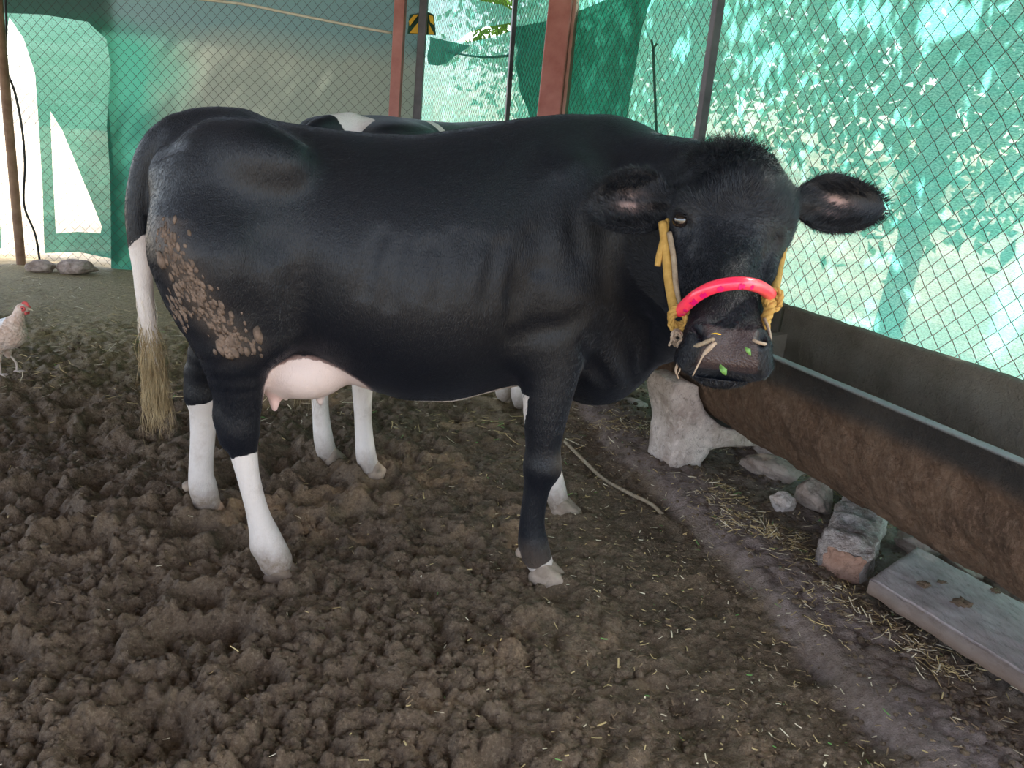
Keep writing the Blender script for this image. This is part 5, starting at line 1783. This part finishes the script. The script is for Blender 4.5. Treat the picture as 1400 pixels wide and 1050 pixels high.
# ------------------------------------------------------------------ hen at the left edge
def hen():
    p = at_z(9, 512, 0)
    root = empty('hen', (p[0], p[1], .0), label='pale buff hen with a small red comb standing at the left edge', cat='hen')
    F = Field(np.arange(-.24, .16, .005), np.arange(-.1, .101, .005), np.arange(.04, .40, .005))
    F.ell((-.035, 0, .205), (.125, .075, .078), .03)
    F.ell((.045, 0, .215), (.072, .062, .068), .03)
    F.chain([(.055, 0, .25, .052), (.085, 0, .29, .034), (.098, 0, .325, .026), (.112, 0, .348, .025)], .03)
    F.ell((.120, 0, .350), (.030, .022, .022), .01)
    F.chain([(-.12, 0, .23, .05), (-.19, 0, .27, .028), (-.22, 0, .29, .012)], .03, ((0, 1, 0), .8))
    for sd in (-1, 1):
        F.ell((-.035, sd * .062, .215), (.09, .022, .05), .012)
        F.chain([(-.02, sd * .035, .16, .040), (-.01, sd * .036, .11, .022), (-.005, sd * .036, .085, .012)], .02)
    P, Q = F.surface(); P = smooth_mesh(P, Q, 1, .5)
    V = P
    me = mesh_np('plumage', P, Q)
    back = sstep(.235, .27, V[:, 2] + .2 * (V[:, 0] + .05) * -1) * (V[:, 0] < .04)
    set_attr(me, 'back', back)
    m = MB('hen plumage')
    co = m.coord()
    vz = m.n('TexVoronoi', Vector=m.coord((55, 80, 80)), Scale=1.)
    nz = m.noise(co, 30, 4)
    c = m.mix(m.ramp(nz.outputs[0], [(.35, (0, 0, 0)), (.7, (1, 1, 1))]).outputs[0], (.52, .34, .25), (.70, .54, .44))
    c = m.mix(m.attr('back').outputs['Fac'], c, (.70, .68, .68))
    c = m.mix(m.math('MULTIPLY', m.ramp(m.noise(m.coord((40, 90, 40)), 1.4, 3).outputs[0], [(.58, (0, 0, 0)), (.66, (1, 1, 1))]).outputs[0], .35), c, (.12, .10, .10))
    m.bsdf(Base_Color=c, Roughness=.85, Sheen_Weight=.3, Normal=m.bump(vz.outputs[0], .6, .01))
    link('plumage', me, root, m.m)
    red = simple('red comb', (.45, .05, .045), (.62, .10, .09), 20, .5, .2)
    acc = Acc(); V0, T0 = ico(2)
    for q, (x, z, r) in enumerate(((.122, .374, .008), (.130, .377, .009), (.139, .374, .009), (.146, .366, .007))):
        acc.add(V0 * np.array([r, .004, r * 1.2]) + V3(x, 0, z), None, T0)
    link('comb', acc.mesh('comb'), root, red)
    acc = Acc()
    for sd in (-1, 1):
        acc.add(V0 * np.array([.017, .004, .014]) + V3(.128, sd * .020, .352), None, T0)
        acc.add(V0 * np.array([.007, .004, .011]) + V3(.137, sd * .010, .330), None, T0)
    link('wattle', acc.mesh('wattle'), root, red)
    for sd in (-1, 1):
        link('eye', mesh_np('eye', V0 * .0042 + V3(.130, sd * .0235, .354), None, T0), root, MT['eye'])
    link('beak', mesh_np('beak', *tube([(.145, 0, .350), (.157, 0, .348), (.168, 0, .342)], [.0075, .005, .001], 8)), root, MT['bamboo'])
    for sd in (-1, 1):
        acc = Acc(); x = -.004 + (.0 if sd < 0 else .035)
        acc.add(*tube([(-.005, sd * .036, .10), (x, sd * .036, .055), (x, sd * .036, .012)], .0058, 8))
        for a in (-.5, 0, .5, PI):
            l = .045 if a != PI else .02
            acc.add(*tube([(x, sd * .036, .012), (x + math.cos(a) * l * .6, sd * .036 + math.sin(a) * l * .6, .010), (x + math.cos(a) * l, sd * .036 + math.sin(a) * l, .004)], [.005, .004, .0015], 6))
        link('leg', acc.mesh('leg'), root, simple('hen leg', (.42, .32, .26), (.55, .43, .36), 20, .6, .3) if sd < 0 else bpy.data.materials['hen leg'])
hen()

# ------------------------------------------------------------------ rope on the ground, litter
gp = lambda px, py, dz=.0: (lambda p: V3(p[0], p[1], float(ground_h(np.array([p[0]]), np.array([p[1]]))[0]) + dz))(at_z(px, py))
gr = rope([gp(772, 606, .012), gp(800, 632, .012), gp(826, 652, .012), (gp(858, 672, .014)), gp(890, 690, .010), gp(905, 706, .0)], .0085, 40, 3, 10)
tag(link('ground_rope', gr.mesh('ground_rope'), None, MT['rope_brown']), 'dirty rope lying on the mud from the cow hoof to the kerb', 'rope')

def litter():
    rg = np.random.default_rng(21)
    acc = Acc()
    def scatter(n, gen, lr, wr, mi_p, flat=True):
        X = gen(n)
        Z = ground_h(X[:, 0], X[:, 1])
        for (x, y), z in zip(X, Z):
            a = rg.uniform(0, PI * 2); l = rg.uniform(*lr) * (.5 + rg.random()); w = rg.uniform(*wr); tl = rg.normal() * .22
            d = np.array([math.cos(a), math.sin(a), tl]); s = np.array([-math.sin(a), math.cos(a), rg.normal() * .2])
            c = np.array([x, y, z + .004 + abs(tl) * l * .4])
            bend = rg.normal() * l * .05
            h = w * .35
            V = []
            for k, t in ((0, -.5), (1, 0), (2, .5)):
                m_ = c + d * l * t + s * (bend if k == 1 else 0)
                V += [m_ - s * w * .5, m_ + s * w * .5, m_ + np.array([0, 0, h])]
            Q = [(0, 3, 5, 2), (1, 2, 5, 4), (3, 6, 8, 5), (4, 5, 8, 7)]
            acc.add(V, Q, [(0, 2, 1), (6, 7, 8)], rg.choice(4, p=mi_p))
    def g_right(n):
        d = rg.uniform(.6, 5.0, n); y = 1.1 + rg.random(n) ** 1.3 * 3.4
        x = kerb_x(y) + .12 + rg.random(n) ** .8 * 1.1
        return np.stack([x, y], 1)
    def g_mid(n):
        y = 1.05 + rg.random(n) ** 1.2 * 2.6
        return np.stack([kerb_x(y) - np.abs(rg.normal(size=n)) * .55 + .1, y], 1)
    def g_left(n):
        y = 1.1 + rg.random(n) ** 1.1 * 3.2
        return np.stack([rg.uniform(-1.1, .6, n) * y, y], 1)
    def g_far(n):
        y = rg.uniform(3.3, 6.5, n)
        return np.stack([rg.uniform(-.85, .15, n) * y, y], 1)
    def g_clump(n):
        c = np.array([at_z(*p)[:2] for p in [(985, 690), (1010, 730), (960, 580), (1050, 740), (1230, 705), (1170, 690), (1150, 840), (1260, 900), (845, 590), (900, 600), (1250, 730), (1090, 760)]])
        return c[rg.integers(0, len(c), n)] + rg.normal(size=(n, 2)) * .075
    scatter(2400, g_right, (.006, .034), (.0012, .005), [.32, .22, .43, .03])
    scatter(2400, g_clump, (.008, .045), (.0012, .004), [.42, .24, .32, .02])
    scatter(1500, g_mid, (.004, .022), (.0012, .005), [.42, .16, .38, .04])
    scatter(420, g_left, (.006, .025), (.0012, .004), [.42, .14, .40, .04])
    scatter(2600, g_far, (.015, .07), (.002, .005), [.48, .2, .29, .03])
    o = link('straw_litter', acc.mesh('straw_litter', False), None, [MT['straw'], MT['straw_pale'], MT['straw_brown'], MT['leaf']])
    tag(o, 'chopped straw and chaff scattered over the mud', 'straw', kind='stuff')
    # loose crumbs of earth
    acc = Acc(); V0, T0 = ico(1)
    n = 6500
    y = 1.05 + rg.random(n) ** 1.35 * 3.4; x = rg.uniform(-.95, 1.0, n) * (y + .2)
    x[5000:] = kerb_x(y[5000:]) + .2 + rg.random(1500) * .5
    keep = rg.random(n) < np.where(x > kerb_x(y) + .1, .75, 1)
    x, y = x[keep], y[keep]
    Z = ground_h(x, y)
    for a, b, z in zip(x, y, Z):
        r = rg.uniform(.003, .011) * (1.5 if rg.random() < .12 else 1)
        V = V0 * (1 + rg.normal(size=(len(V0), 1)) * .2) * r * np.array([1, rg.uniform(.7, 1), rg.uniform(.6, .9)])
        acc.add(V + np.array([a, b, z + r * .2]), None, T0)
    me = acc.mesh('mud_crumbs')
    for nm in ('kerb', 'hay', 'outdoor'): set_attr(me, nm, np.zeros(len(me.vertices)))
    tag(link('mud_crumbs', me, None, MT['mud']), 'loose crumbs of dark earth over the trodden mud', 'mud', kind='stuff')
litter()
